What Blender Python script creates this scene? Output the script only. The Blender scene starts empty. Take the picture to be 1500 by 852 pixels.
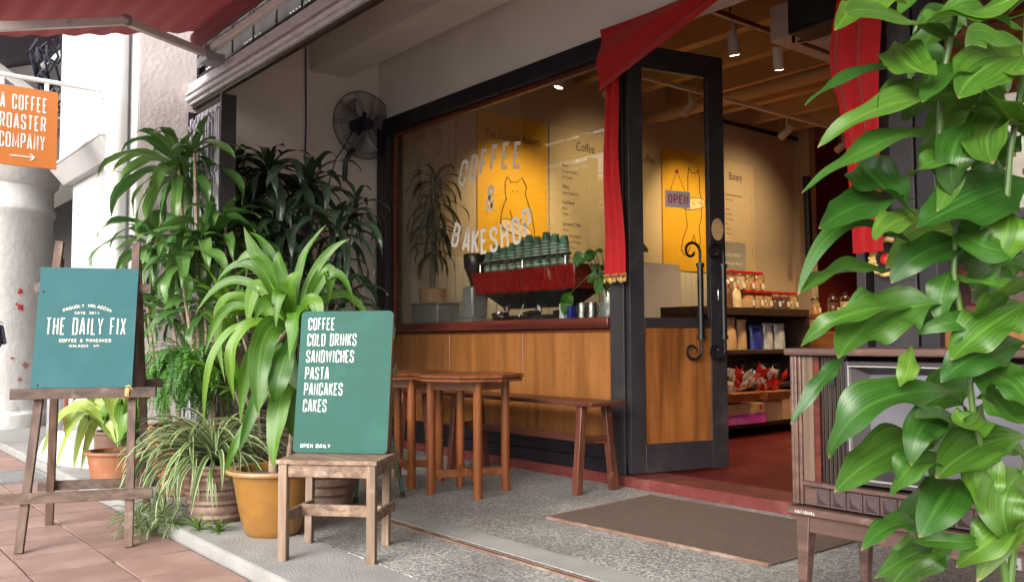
import bpy, math, random
from mathutils import Vector, Matrix, Euler
random.seed(11)
R = random.uniform
rad = math.radians
PI = math.pi
scene = bpy.context.scene
COL = scene.collection
# ------------------------------------------------------------------ camera
cam_d = bpy.data.cameras.new('camera'); cam = bpy.data.objects.new('camera', cam_d); COL.objects.link(cam)
cam_d.sensor_width = 36; cam_d.lens = 1298.4 / 1500 * 36; cam_d.clip_start = .05; cam_d.clip_end = 600
yaw, pit, rol = rad(51.11), rad(3.2), rad(-.22)
fw = Vector((-math.sin(yaw) * math.cos(pit), math.cos(yaw) * math.cos(pit), math.sin(pit)))
rt = Vector((math.cos(yaw), math.sin(yaw), 0)); up = rt.cross(fw)
r_ = rt * math.cos(rol) + up * math.sin(rol); u_ = up * math.cos(rol) - rt * math.sin(rol)
cam.matrix_world = Matrix(((r_.x, u_.x, -fw.x, 0), (r_.y, u_.y, -fw.y, -4.09), (r_.z, u_.z, -fw.z, .92), (0, 0, 0, 1)))
cam_d.dof.use_dof = True; cam_d.dof.focus_distance = 5.2; cam_d.dof.aperture_fstop = 18
scene.camera = cam
# ------------------------------------------------------------------ light
SUN_EL, SUN_AZ = rad(28), rad(158)      # high soft sun from the street side, overcast
w = bpy.data.worlds.new('World'); scene.world = w; w.use_nodes = True
nt = w.node_tree; bg = nt.nodes['Background']; sky = nt.nodes.new('ShaderNodeTexSky')
sky.sky_type = 'NISHITA'; sky.sun_disc = False; sky.sun_elevation = SUN_EL; sky.sun_rotation = SUN_AZ
sky.dust_density = 4; sky.air_density = 1.2; sky.ozone_density = .6
hsv = nt.nodes.new('ShaderNodeHueSaturation'); hsv.inputs['Saturation'].default_value = .35
nt.links.new(sky.outputs[0], hsv.inputs['Color']); nt.links.new(hsv.outputs[0], bg.inputs[0]); bg.inputs[1].default_value = .11
sd = bpy.data.lights.new('sun', 'SUN'); sd.energy = .52; sd.angle = rad(45); sd.color = (1, .96, .9)
sun = bpy.data.objects.new('sun', sd); COL.objects.link(sun)
sdir = Vector((math.sin(SUN_AZ) * math.cos(SUN_EL), math.cos(SUN_AZ) * math.cos(SUN_EL), math.sin(SUN_EL)))
sun.rotation_euler = sdir.to_track_quat('Z', 'Y').to_euler()
scene.view_settings.view_transform = 'Standard'; scene.view_settings.look = 'None'
scene.view_settings.exposure = 1.93; scene.view_settings.gamma = 1
scene.cycles.max_bounces = 9; scene.cycles.diffuse_bounces = 7; scene.cycles.glossy_bounces = 4
scene.cycles.transparent_max_bounces = 12; scene.cycles.transmission_bounces = 6
scene.cycles.use_denoising = True; scene.cycles.caustics_reflective = False; scene.cycles.caustics_refractive = False
scene.cycles.sample_clamp_indirect = 6

# ------------------------------------------------------------------ materials
MATS = {}
def new_mat(name):
    m = bpy.data.materials.new(name); m.use_nodes = True
    n = m.node_tree.nodes; return m, n, m.node_tree.links, n['Principled BSDF']
def noise_col(n, l, b, col, var=.15, scale=6, stretch=None, rough=(.5, .6), bump=0., bscale=40, rnd=0., dirt=None, dscale=2., dpos=(.52, .7), detail=6, vec='Object'):
    tc = n.new('ShaderNodeTexCoord'); mp = n.new('ShaderNodeMapping'); l.new(tc.outputs[vec], mp.inputs[0])
    if stretch: mp.inputs['Scale'].default_value = stretch
    nz = n.new('ShaderNodeTexNoise'); nz.inputs['Scale'].default_value = scale; nz.inputs['Detail'].default_value = detail; l.new(mp.outputs[0], nz.inputs[0])
    cr = n.new('ShaderNodeValToRGB'); cr.color_ramp.elements[0].position = .3; cr.color_ramp.elements[1].position = .7
    cr.color_ramp.elements[0].color = (*[c * (1 - var) for c in col], 1); cr.color_ramp.elements[1].color = (*[min(1, c * (1 + var)) for c in col], 1)
    l.new(nz.outputs[0], cr.inputs[0]); out = cr.outputs[0]
    if dirt:
        n2 = n.new('ShaderNodeTexNoise'); n2.inputs['Scale'].default_value = dscale; n2.inputs['Detail'].default_value = 9; n2.inputs['Roughness'].default_value = .65; l.new(tc.outputs[vec], n2.inputs[0])
        c2 = n.new('ShaderNodeValToRGB'); c2.color_ramp.elements[0].position = dpos[0]; c2.color_ramp.elements[1].position = dpos[1]
        l.new(n2.outputs[0], c2.inputs[0]); mx = n.new('ShaderNodeMix'); mx.data_type = 'RGBA'; l.new(c2.outputs[0], mx.inputs[0]); l.new(out, mx.inputs[6]); mx.inputs[7].default_value = (*dirt, 1); out = mx.outputs[2]
    if rnd:
        oi = n.new('ShaderNodeObjectInfo'); ma = n.new('ShaderNodeMapRange'); l.new(oi.outputs['Random'], ma.inputs[0]); ma.inputs[3].default_value = 1 - rnd; ma.inputs[4].default_value = 1 + rnd
        hs = n.new('ShaderNodeHueSaturation'); l.new(ma.outputs[0], hs.inputs['Value']); l.new(out, hs.inputs['Color']); out = hs.outputs[0]
    l.new(out, b.inputs['Base Color'])
    mr = n.new('ShaderNodeMapRange'); l.new(nz.outputs[0], mr.inputs[0]); mr.inputs[3].default_value = rough[0]; mr.inputs[4].default_value = rough[1]; l.new(mr.outputs[0], b.inputs['Roughness'])
    if bump:
        n3 = n.new('ShaderNodeTexNoise'); n3.inputs['Scale'].default_value = bscale; n3.inputs['Detail'].default_value = 5; l.new(mp.outputs[0], n3.inputs[0])
        bp = n.new('ShaderNodeBump'); bp.inputs['Strength'].default_value = bump; bp.inputs['Distance'].default_value = .01; l.new(n3.outputs[0], bp.inputs['Height']); l.new(bp.outputs[0], b.inputs['Normal'])
    return out
def M(name, col, **k):
    met = k.pop('metal', 0); spec = k.pop('spec', None); coat = k.pop('coat', 0)
    m, n, l, b = new_mat(name); noise_col(n, l, b, col, **k); b.inputs['Metallic'].default_value = met
    if spec is not None: b.inputs['Specular IOR Level'].default_value = spec
    if coat: b.inputs['Coat Weight'].default_value = coat; b.inputs['Coat Roughness'].default_value = .15
    MATS[name] = m; return m
def wood(name, dark, light, axis='z', scale=1., rough=(.35, .5), wear=None, rnd=0., cath=False, bump=.15):
    m, n, l, b = new_mat(name)
    tc = n.new('ShaderNodeTexCoord'); mp = n.new('ShaderNodeMapping'); l.new(tc.outputs['Object'], mp.inputs[0])
    s = {'x': (1.2, 22, 22), 'y': (22, 1.2, 22), 'z': (22, 22, 1.2)}[axis]; mp.inputs['Scale'].default_value = [q * scale for q in s]
    oi = n.new('ShaderNodeObjectInfo'); ad = n.new('ShaderNodeVectorMath'); ad.operation = 'ADD'; l.new(mp.outputs[0], ad.inputs[0])
    cx = n.new('ShaderNodeCombineXYZ'); mu = n.new('ShaderNodeMath'); mu.operation = 'MULTIPLY'; mu.inputs[1].default_value = 37; l.new(oi.outputs['Random'], mu.inputs[0])
    for i in range(3): l.new(mu.outputs[0], cx.inputs[i])
    l.new(cx.outputs[0], ad.inputs[1])
    nz = n.new('ShaderNodeTexNoise'); nz.inputs['Scale'].default_value = 1.; nz.inputs['Detail'].default_value = 8; nz.inputs['Distortion'].default_value = .6; l.new(ad.outputs[0], nz.inputs[0])
    fac = nz.outputs[0]
    if cath:
        mp2 = n.new('ShaderNodeMapping'); mp2.inputs['Scale'].default_value = (3, 3, .45) ; l.new(tc.outputs['Object'], mp2.inputs[0])
        n2 = n.new('ShaderNodeTexNoise'); n2.inputs['Scale'].default_value = 1.1; n2.inputs['Detail'].default_value = 2; l.new(mp2.outputs[0], n2.inputs[0])
        m2 = n.new('ShaderNodeMath'); m2.operation = 'MULTIPLY'; m2.inputs[1].default_value = 34; l.new(n2.outputs[0], m2.inputs[0])
        m3 = n.new('ShaderNodeMath'); m3.operation = 'SINE'; l.new(m2.outputs[0], m3.inputs[0])
        m4 = n.new('ShaderNodeMath'); m4.operation = 'MULTIPLY_ADD'; m4.inputs[1].default_value = .06; l.new(m3.outputs[0], m4.inputs[0]); l.new(fac, m4.inputs[2]); fac = m4.outputs[0]
    cr = n.new('ShaderNodeValToRGB'); cr.color_ramp.elements[0].position = .33; cr.color_ramp.elements[1].position = .68
    cr.color_ramp.elements[0].color = (*dark, 1); cr.color_ramp.elements[1].color = (*light, 1); l.new(fac, cr.inputs[0]); out = cr.outputs[0]
    if wear:
        n4 = n.new('ShaderNodeTexNoise'); n4.inputs['Scale'].default_value = 9; n4.inputs['Detail'].default_value = 10; n4.inputs['Roughness'].default_value = .7; l.new(tc.outputs['Object'], n4.inputs[0])
        c4 = n.new('ShaderNodeValToRGB'); c4.color_ramp.elements[0].position = .56; c4.color_ramp.elements[1].position = .7; l.new(n4.outputs[0], c4.inputs[0])
        mx = n.new('ShaderNodeMix'); mx.data_type = 'RGBA'; l.new(c4.outputs[0], mx.inputs[0]); l.new(out, mx.inputs[6]); mx.inputs[7].default_value = (*wear, 1); out = mx.outputs[2]
    if rnd:
        ma = n.new('ShaderNodeMapRange'); l.new(oi.outputs['Random'], ma.inputs[0]); ma.inputs[3].default_value = 1 - rnd; ma.inputs[4].default_value = 1 + rnd
        hs = n.new('ShaderNodeHueSaturation'); l.new(ma.outputs[0], hs.inputs['Value']); l.new(out, hs.inputs['Color']); out = hs.outputs[0]
    l.new(out, b.inputs['Base Color'])
    mr = n.new('ShaderNodeMapRange'); l.new(nz.outputs[0], mr.inputs[0]); mr.inputs[3].default_value = rough[1]; mr.inputs[4].default_value = rough[0]; l.new(mr.outputs[0], b.inputs['Roughness'])
    bp = n.new('ShaderNodeBump'); bp.inputs['Strength'].default_value = bump; bp.inputs['Distance'].default_value = .004; l.new(nz.outputs[0], bp.inputs['Height']); l.new(bp.outputs[0], b.inputs['Normal'])
    MATS[name] = m; return m
def leafmat(name, dark, light, edge=None, rough=.3, trans=.3, back=None):
    """u across the blade (.5 = midrib), v along it"""
    m, n, l, b = new_mat(name)
    uv = n.new('ShaderNodeUVMap'); sp = n.new('ShaderNodeSeparateXYZ'); l.new(uv.outputs[0], sp.inputs[0])
    s1 = n.new('ShaderNodeMath'); s1.operation = 'SUBTRACT'; s1.inputs[1].default_value = .5; l.new(sp.outputs[0], s1.inputs[0])
    ab = n.new('ShaderNodeMath'); ab.operation = 'ABSOLUTE'; l.new(s1.outputs[0], ab.inputs[0])
    oi = n.new('ShaderNodeObjectInfo')
    mp = n.new('ShaderNodeMapping'); mp.inputs['Scale'].default_value = (16, 1.0, 1); l.new(uv.outputs[0], mp.inputs[0])
    ad = n.new('ShaderNodeVectorMath'); ad.operation = 'ADD'; l.new(mp.outputs[0], ad.inputs[0]); cx = n.new('ShaderNodeCombineXYZ')
    mu = n.new('ShaderNodeMath'); mu.operation = 'MULTIPLY'; mu.inputs[1].default_value = 50; l.new(oi.outputs['Random'], mu.inputs[0]); l.new(mu.outputs[0], cx.inputs[0]); l.new(cx.outputs[0], ad.inputs[1])
    nz = n.new('ShaderNodeTexNoise'); nz.inputs['Scale'].default_value = 1.2; nz.inputs['Detail'].default_value = 4; l.new(ad.outputs[0], nz.inputs[0])
    cr = n.new('ShaderNodeValToRGB'); cr.color_ramp.elements[0].position = .3; cr.color_ramp.elements[1].position = .72
    cr.color_ramp.elements[0].color = (*dark, 1); cr.color_ramp.elements[1].color = (*light, 1); l.new(nz.outputs[0], cr.inputs[0]); out = cr.outputs[0]
    # midrib
    lt = n.new('ShaderNodeMapRange'); l.new(ab.outputs[0], lt.inputs[0]); lt.inputs[1].default_value = .0; lt.inputs[2].default_value = .05; lt.inputs[3].default_value = .45; lt.inputs[4].default_value = 0
    mx = n.new('ShaderNodeMix'); mx.data_type = 'RGBA'; l.new(lt.outputs[0], mx.inputs[0]); l.new(out, mx.inputs[6]); mx.inputs[7].default_value = (*[min(1, c * 1.7 + .02) for c in light], 1); out = mx.outputs[2]
    if edge:
        gt = n.new('ShaderNodeMapRange'); l.new(ab.outputs[0], gt.inputs[0]); gt.inputs[1].default_value = .26; gt.inputs[2].default_value = .34
        m2 = n.new('ShaderNodeMix'); m2.data_type = 'RGBA'; l.new(gt.outputs[0], m2.inputs[0]); l.new(out, m2.inputs[6]); m2.inputs[7].default_value = (*edge, 1); out = m2.outputs[2]
    # brown tip
    tp = n.new('ShaderNodeMapRange'); l.new(sp.outputs[1], tp.inputs[0]); tp.inputs[1].default_value = .965; tp.inputs[2].default_value = 1.
    st_ = n.new('ShaderNodeMath'); st_.operation = 'MULTIPLY'; st_.inputs[1].default_value = 95; l.new(sp.outputs[0], st_.inputs[0]); sn = n.new('ShaderNodeMath'); sn.operation = 'SINE'; l.new(st_.outputs[0], sn.inputs[0]); sr = n.new('ShaderNodeMapRange'); l.new(sn.outputs[0], sr.inputs[0]); sr.inputs[1].default_value = -1; sr.inputs[3].default_value = .86; sr.inputs[4].default_value = 1.1; h9 = n.new('ShaderNodeHueSaturation'); l.new(sr.outputs[0], h9.inputs['Value']); l.new(out, h9.inputs['Color']); out = h9.outputs[0]
    m5 = n.new('ShaderNodeMix'); m5.data_type = 'RGBA'; l.new(tp.outputs[0], m5.inputs[0]); l.new(out, m5.inputs[6]); m5.inputs[7].default_value = (.3, .2, .09, 1); out = m5.outputs[2]
    ma = n.new('ShaderNodeMapRange'); l.new(oi.outputs['Random'], ma.inputs[0]); ma.inputs[3].default_value = .72; ma.inputs[4].default_value = 1.25
    mh = n.new('ShaderNodeMapRange'); l.new(oi.outputs['Random'], mh.inputs[0]); mh.inputs[3].default_value = .515; mh.inputs[4].default_value = .485
    hs = n.new('ShaderNodeHueSaturation'); l.new(ma.outputs[0], hs.inputs['Value']); l.new(mh.outputs[0], hs.inputs['Hue']); l.new(out, hs.inputs['Color']); out = hs.outputs[0]
    l.new(out, b.inputs['Base Color']); b.inputs['Roughness'].default_value = rough; b.inputs['Specular IOR Level'].default_value = .55
    bp = n.new('ShaderNodeBump'); bp.inputs['Strength'].default_value = .35; bp.inputs['Distance'].default_value = .003
    w2 = n.new('ShaderNodeTexNoise'); w2.inputs['Scale'].default_value = 1.; mp3 = n.new('ShaderNodeMapping'); mp3.inputs['Scale'].default_value = (26, 1.2, 1); l.new(uv.outputs[0], mp3.inputs[0]); l.new(mp3.outputs[0], w2.inputs[0])
    l.new(w2.outputs[0], bp.inputs['Height']); l.new(bp.outputs[0], b.inputs['Normal'])
    tr = n.new('ShaderNodeBsdfTranslucent'); hb = n.new('ShaderNodeHueSaturation'); hb.inputs['Value'].default_value = 1.6; hb.inputs['Hue'].default_value = .485; l.new(out, hb.inputs['Color']); l.new(hb.outputs[0], tr.inputs[0])
    ms = n.new('ShaderNodeMixShader'); ms.inputs[0].default_value = trans; l.new(b.outputs[0], ms.inputs[1]); l.new(tr.outputs[0], ms.inputs[2])
    l.new(ms.outputs[0], n['Material Output'].inputs[0]); MATS[name] = m; return m
def glassmat(name, tint=(.93, .95, .93), f=1.45, rough=0.):
    m, n, l, b = new_mat(name); n.remove(b)
    t = n.new('ShaderNodeBsdfTransparent'); t.inputs[0].default_value = (*tint, 1); g = n.new('ShaderNodeBsdfGlossy'); g.inputs['Roughness'].default_value = rough
    fr = n.new('ShaderNodeFresnel'); fr.inputs[0].default_value = f; mu = n.new('ShaderNodeMath'); mu.operation = 'MULTIPLY'; mu.inputs[1].default_value = 2.6; l.new(fr.outputs[0], mu.inputs[0])
    mx = n.new('ShaderNodeMixShader'); ge = n.new('ShaderNodeNewGeometry'); iv = n.new('ShaderNodeMath'); iv.operation = 'SUBTRACT'; iv.inputs[0].default_value = 1; l.new(ge.outputs['Backfacing'], iv.inputs[1]); m2 = n.new('ShaderNodeMath'); m2.operation = 'MULTIPLY'; l.new(mu.outputs[0], m2.inputs[0]); l.new(iv.outputs[0], m2.inputs[1]); l.new(m2.outputs[0], mx.inputs[0]); l.new(t.outputs[0], mx.inputs[1]); l.new(g.outputs[0], mx.inputs[2]); l.new(mx.outputs[0], n['Material Output'].inputs[0]); MATS[name] = m; return m
def emat(name, col, s):
    m, n, l, b = new_mat(name); b.inputs['Base Color'].default_value = (*col, 1); b.inputs['Emission Color'].default_value = (*col, 1); b.inputs['Emission Strength'].default_value = s; MATS[name] = m; return m
def clothmat(name, col, trans=.35, wave=60, rough=.8):
    m, n, l, b = new_mat(name); out = noise_col(n, l, b, col, var=.08, scale=5, rough=(rough, rough + .1), bump=.1, bscale=300)
    b.inputs['Sheen Weight'].default_value = .2
    tr = n.new('ShaderNodeBsdfTranslucent'); l.new(out, tr.inputs[0]); ms = n.new('ShaderNodeMixShader'); ms.inputs[0].default_value = trans
    l.new(b.outputs[0], ms.inputs[1]); l.new(tr.outputs[0], ms.inputs[2]); l.new(ms.outputs[0], n['Material Output'].inputs[0]); MATS[name] = m; return m
def terrazzo(name, base, chip_d, chip_l, scale=90):
    m, n, l, b = new_mat(name); tc = n.new('ShaderNodeTexCoord')
    nw = n.new('ShaderNodeTexNoise'); nw.inputs['Scale'].default_value = 30; l.new(tc.outputs['Object'], nw.inputs[0])
    av = n.new('ShaderNodeVectorMath'); av.operation = 'MULTIPLY_ADD'; av.inputs[1].default_value = (.02, .02, .02); l.new(nw.outputs['Color'], av.inputs[0]); l.new(tc.outputs['Object'], av.inputs[2])
    v = n.new('ShaderNodeTexVoronoi'); v.inputs['Scale'].default_value = scale; l.new(av.outputs[0], v.inputs['Vector'])
    ve = n.new('ShaderNodeTexVoronoi'); ve.feature = 'DISTANCE_TO_EDGE'; ve.inputs['Scale'].default_value = scale; l.new(av.outputs[0], ve.inputs['Vector'])
    cr = n.new('ShaderNodeValToRGB'); e = cr.color_ramp.elements; e[0].color = (*chip_d, 1); e[1].color = (*chip_l, 1); e[0].position = .1; e[1].position = .9; x = e.new(.5); x.color = (*base, 1)
    sp = n.new('ShaderNodeSeparateColor'); l.new(v.outputs['Color'], sp.inputs[0]); l.new(sp.outputs[0], cr.inputs[0])
    me = n.new('ShaderNodeMapRange'); l.new(ve.outputs[0], me.inputs[0]); me.inputs[1].default_value = .02; me.inputs[2].default_value = .1
    mx = n.new('ShaderNodeMix'); mx.data_type = 'RGBA'; l.new(me.outputs[0], mx.inputs[0]); mx.inputs[6].default_value = (*[c * .45 for c in base], 1); l.new(cr.outputs[0], mx.inputs[7])
    nz = n.new('ShaderNodeTexNoise'); nz.inputs['Scale'].default_value = 1.6; nz.inputs['Detail'].default_value = 8; l.new(tc.outputs['Object'], nz.inputs[0])
    mr = n.new('ShaderNodeMapRange'); l.new(nz.outputs[0], mr.inputs[0]); mr.inputs[1].default_value = .3; mr.inputs[2].default_value = .7; mr.inputs[3].default_value = .66; mr.inputs[4].default_value = 1.2
    hs = n.new('ShaderNodeHueSaturation'); l.new(mr.outputs[0], hs.inputs['Value']); l.new(mx.outputs[2], hs.inputs['Color']); l.new(hs.outputs[0], b.inputs['Base Color'])
    r2 = n.new('ShaderNodeMapRange'); l.new(nz.outputs[0], r2.inputs[0]); r2.inputs[3].default_value = .35; r2.inputs[4].default_value = .7; l.new(r2.outputs[0], b.inputs['Roughness'])
    bp = n.new('ShaderNodeBump'); bp.inputs['Strength'].default_value = .3; bp.inputs['Distance'].default_value = .002; l.new(me.outputs[0], bp.inputs['Height']); l.new(bp.outputs[0], b.inputs['Normal'])
    MATS[name] = m; return m

M('plaster_white', (.44, .44, .445), var=.06, scale=2.5, rough=(.7, .85), bump=.5, bscale=35, dirt=(.33, .32, .31), dscale=1.3, dpos=(.55, .85))
M('plaster_beige', (.80, .735, .68), var=.05, scale=2, rough=(.75, .9), bump=.12, bscale=60, dirt=(.68, .62, .57), dscale=1.1, dpos=(.6, .9))
M('plaster_shade_tint', (.50, .45, .44), var=.08, scale=4, rough=(.7, .85), bump=.6, bscale=30, dirt=(.38, .34, .33), dscale=2.5, dpos=(.55, .8))  # pier plaster with the shade put into its mauve colour
M('beam_paint', (.55, .52, .54), var=.12, scale=9, rough=(.5, .7), bump=.3, bscale=50, dirt=(.22, .19, .2), dscale=14, dpos=(.6, .72))
M('wall_inner', (.48, .38, .27), var=.04, scale=2, rough=(.7, .9), bump=.1)
M('column_dirty', (.80, .79, .78), var=.12, scale=3, rough=(.7, .9), bump=.7, bscale=14, dirt=(.5, .46, .42), dscale=3, dpos=(.6, .74))
M('stain_red', (.55, .05, .035), var=.3, scale=20, rough=(.6, .8))
M('road_bounce_pale', (.32, .31, .30), var=.2, scale=20, rough=(.8, .95), bump=.5, bscale=120)  # road colour lightened to bounce light up under the awning
M('concrete', (.26, .255, .245), var=.15, scale=5, rough=(.8, .95), bump=.5, bscale=90, dirt=(.2, .19, .17), dscale=3, dpos=(.55, .75))
M('concrete_smooth', (.29, .29, .275), var=.1, scale=6, rough=(.6, .8), bump=.15, bscale=90, dirt=(.22, .22, .2), dscale=4, dpos=(.6, .8))
M('grout', (.17, .14, .125), var=.2, scale=10, rough=(.85, .95), bump=.3)
M('terracotta_tile', (.27, .165, .14), var=.13, scale=5, rough=(.5, .75), bump=.18, bscale=50, rnd=.13, dirt=(.34, .24, .2), dscale=3.2, dpos=(.5, .75))
M('red_cement', (.10, .009, .008), var=.3, scale=4, rough=(.22, .45), bump=.1, bscale=40, dirt=(.06, .012, .01), dscale=3, dpos=(.5, .8))
M('red_cement_step', (.12, .02, .018), var=.2, scale=6, rough=(.5, .7), bump=.3, bscale=60, dirt=(.18, .065, .055), dscale=7, dpos=(.5, .75))
M('red_wall', (.16, .013, .01), var=.1, scale=3, rough=(.6, .8))
M('frame_dark', (.009, .007, .012), var=.3, scale=8, rough=(.35, .55), bump=.1, bscale=60)
M('frame_grey', (.021, .018, .021), var=.15, scale=6, rough=(.4, .6), bump=.25, bscale=50, dirt=(.05, .043, .043), dscale=6, dpos=(.55, .75))
M('metal_grey', (.32, .32, .33), var=.1, scale=8, rough=(.35, .5), metal=.4)
M('metal_white', (.62, .60, .585), var=.06, scale=9, rough=(.35, .5), dirt=(.3, .27, .24), dscale=12, dpos=(.62, .75))
M('gate_metal', (.42, .41, .46), var=.1, scale=9, rough=(.3, .5), metal=.3, dirt=(.12, .1, .12), dscale=15, dpos=(.6, .72))
M('iron_black', (.012, .012, .014), var=.2, scale=20, rough=(.25, .4), metal=.3)
M('fan_black', (.014, .012, .03), var=.2, scale=20, rough=(.3, .45))
M('steel', (.5, .5, .5), var=.05, scale=9, rough=(.15, .3), metal=1)
M('brass', (.6, .4, .14), var=.2, scale=20, rough=(.3, .5), metal=.6)
M('white_paint', (.66, .66, .66), var=.03, scale=6, rough=(.4, .5))
M('white_letter', (.62, .62, .59), var=.05, scale=30, rough=(.5, .6))
M('cream_letter', (.58, .55, .47), var=.05, scale=30, rough=(.5, .6))
M('vinyl_grey', (.58, .56, .53), var=.05, scale=6, rough=(.5, .6))
M('ink', (.02, .014, .01), var=.1, scale=6, rough=(.6, .7))
M('ink_soft', (.13, .085, .045), var=.1, scale=6, rough=(.6, .7))
M('ink_red', (.42, .03, .03), var=.1, scale=6, rough=(.6, .7))
M('teal_board', (.03, .105, .116), var=.07, scale=7, rough=(.5, .7), spec=.15, dirt=(.04, .125, .134), dscale=5, dpos=(.5, .75), bump=.04, bscale=200)
M('teal_green', (.018, .080, .066), var=.07, scale=5, rough=(.5, .65), spec=.15, dirt=(.03, .105, .088), dscale=6, dpos=(.5, .8), bump=.05, bscale=200)
M('orange_sign', (.48, .155, .035), var=.04, scale=4, rough=(.4, .5))
M('poster_orange', (.66, .36, .010), var=.03, scale=4, rough=(.6, .7))
M('poster_cream', (.56, .45, .28), var=.03, scale=4, rough=(.6, .7))
M('bread', (.72, .52, .28), var=.1, scale=8, rough=(.6, .7))
M('card_grey', (.22, .22, .2), var=.1, scale=6, rough=(.6, .7))
M('sign_lilac', (.42, .38, .42), var=.05, scale=6, rough=(.5, .6))
M('glaze_yellow', (.24, .115, .022), var=.18, scale=5, rough=(.16, .3), coat=.4, dirt=(.17, .075, .02), dscale=3, dpos=(.5, .7))
M('glaze_rim', (.3, .17, .08), var=.12, scale=9, rough=(.3, .5), dirt=(.36, .26, .16), dscale=8)
M('pot_brown', (.16, .095, .07), var=.25, scale=8, rough=(.5, .7), bump=.3, dirt=(.28, .22, .18), dscale=6)
M('terracotta', (.25, .10, .045), var=.18, scale=6, rough=(.5, .7), bump=.2, dirt=(.33, .21, .15), dscale=5, dpos=(.55, .75))
M('soil', (.05, .035, .025), var=.4, scale=30, rough=(.9, 1.), bump=.8, bscale=60)
M('trunk', (.22, .17, .12), var=.3, scale=12, stretch=(1, 1, 6), rough=(.7, .9), bump=.6, bscale=10)
M('trunk_dark', (.06, .045, .035), var=.3, scale=12, stretch=(1, 1, 6), rough=(.7, .9), bump=.6, bscale=10)
M('stem_green', (.06, .13, .022), var=.2, scale=12, rough=(.4, .5))
M('cable', (.015, .015, .03), var=.2, scale=10, rough=(.5, .6))
M('dark_tarp', (.04, .03, .05), var=.2, scale=3, rough=(.7, .8))
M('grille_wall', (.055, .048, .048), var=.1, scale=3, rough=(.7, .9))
M('rope', (.55, .38, .16), var=.3, scale=60, rough=(.8, .9))
M('green_paint', (.012, .07, .04), var=.2, scale=8, rough=(.3, .4))
M('rubber', (.015, .015, .015), var=.2, scale=8, rough=(.6, .7))
M('machine_red', (.22, .008, .008), var=.08, scale=4, rough=(.2, .35), coat=.5)
M('machine_dark', (.02, .018, .018), var=.2, scale=8, rough=(.25, .4))
M('cup_green', (.085, .21, .15), var=.05, scale=4, rough=(.5, .6))
M('cup_rim', (.5, .5, .45), var=.05, scale=4, rough=(.5, .6))
M('plastic_clear', (.2, .2, .21), var=.1, scale=4, rough=(.3, .4))
M('jar_red', (.5, .01, .01), var=.1, scale=4, rough=(.3, .4))
M('nuts', (.5, .3, .12), var=.6, scale=45, rough=(.5, .6), bump=.5, bscale=40)
M('choc', (.13, .05, .025), var=.5, scale=40, rough=(.5, .6), bump=.5, bscale=40)
M('cream_food', (.62, .5, .3), var=.2, scale=30, rough=(.5, .6), bump=.4, bscale=40)
M('kraft', (.48, .31, .16), var=.1, scale=8, rough=(.7, .8), bump=.1)
M('snack_red', (.5, .02, .015), var=.3, scale=20, rough=(.25, .4))
M('snack_white', (.6, .56, .52), var=.25, scale=25, rough=(.25, .4))
M('box_magenta', (.52, .05, .38), var=.1, scale=8, rough=(.5, .6))
M('blue_pack', (.02, .03, .25), var=.2, scale=8, rough=(.3, .4))
M('silver_pack', (.4, .4, .42), var=.3, scale=12, rough=(.25, .4))
M('blue_white', (.5, .52, .6), var=.1, scale=12, rough=(.4, .5))
M('roof_orange', (.55, .18, .06), var=.2, scale=4, rough=(.7, .8), bump=.3)
M('navy_cloth', (.018, .022, .055), var=.2, scale=20, rough=(.8, .9))
M('pack_cloth', (.03, .035, .06), var=.2, scale=20, rough=(.6, .8))
M('skin', (.45, .26, .17), var=.05, scale=8, rough=(.5, .6))
M('hair', (.015, .01, .008), var=.2, scale=20, rough=(.5, .6))
M('tv_bezel', (.035, .03, .034), var=.15, scale=8, rough=(.35, .5))
M('tv_trim', (.42, .40, .39), var=.1, scale=8, rough=(.3, .4), metal=.4)
M('tv_black', (.012, .011, .012), var=.2, scale=8, rough=(.35, .5))
M('tv_stud', (.06, .042, .044), var=.15, scale=9, rough=(.3, .45))
M('tile_white', (.62, .58, .52), var=.05, scale=9, rough=(.2, .3))
M('ceiling_tan', (.50, .34, .18), var=.06, scale=3, rough=(.6, .8))
M('ceiling_white', (.62, .58, .54), var=.04, scale=3, rough=(.6, .8))
M('wreath_gold', (.55, .38, .12), var=.3, scale=20, rough=(.4, .6), bump=.4)
M('sheet_white', (.72, .70, .66), var=.2, scale=12, rough=(.6, .8))
M('foil', (.75, .75, .75), var=.1, scale=12, rough=(.15, .25), metal=1)
def matmat():
    m, n, l, b = new_mat('doormat'); tc = n.new('ShaderNodeTexCoord')
    wv = n.new('ShaderNodeTexWave'); wv.inputs['Scale'].default_value = 22; wv.inputs['Distortion'].default_value = 3; wv.bands_direction = 'Y'; l.new(tc.outputs['Object'], wv.inputs[0])
    nz = n.new('ShaderNodeTexNoise'); nz.inputs['Scale'].default_value = 90; l.new(tc.outputs['Object'], nz.inputs[0])
    ad = n.new('ShaderNodeMath'); l.new(wv.outputs['Fac'], ad.inputs[0]); l.new(nz.outputs[0], ad.inputs[1])
    cr = n.new('ShaderNodeValToRGB'); cr.color_ramp.elements[0].position = .3; cr.color_ramp.elements[0].color = (.05, .034, .025, 1); cr.color_ramp.elements[1].color = (.19, .135, .1, 1)
    h = n.new('ShaderNodeMath'); h.operation = 'MULTIPLY'; h.inputs[1].default_value = .55; l.new(ad.outputs[0], h.inputs[0]); l.new(h.outputs[0], cr.inputs[0]); l.new(cr.outputs[0], b.inputs['Base Color']); b.inputs['Roughness'].default_value = .95
    bp = n.new('ShaderNodeBump'); bp.inputs['Strength'].default_value = .8; bp.inputs['Distance'].default_value = .006; l.new(ad.outputs[0], bp.inputs['Height']); l.new(bp.outputs[0], b.inputs['Normal']); MATS['doormat'] = m
matmat()
terrazzo('terrazzo', (.33, .33, .315), (.14, .14, .14), (.52, .52, .49), 110)
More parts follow.
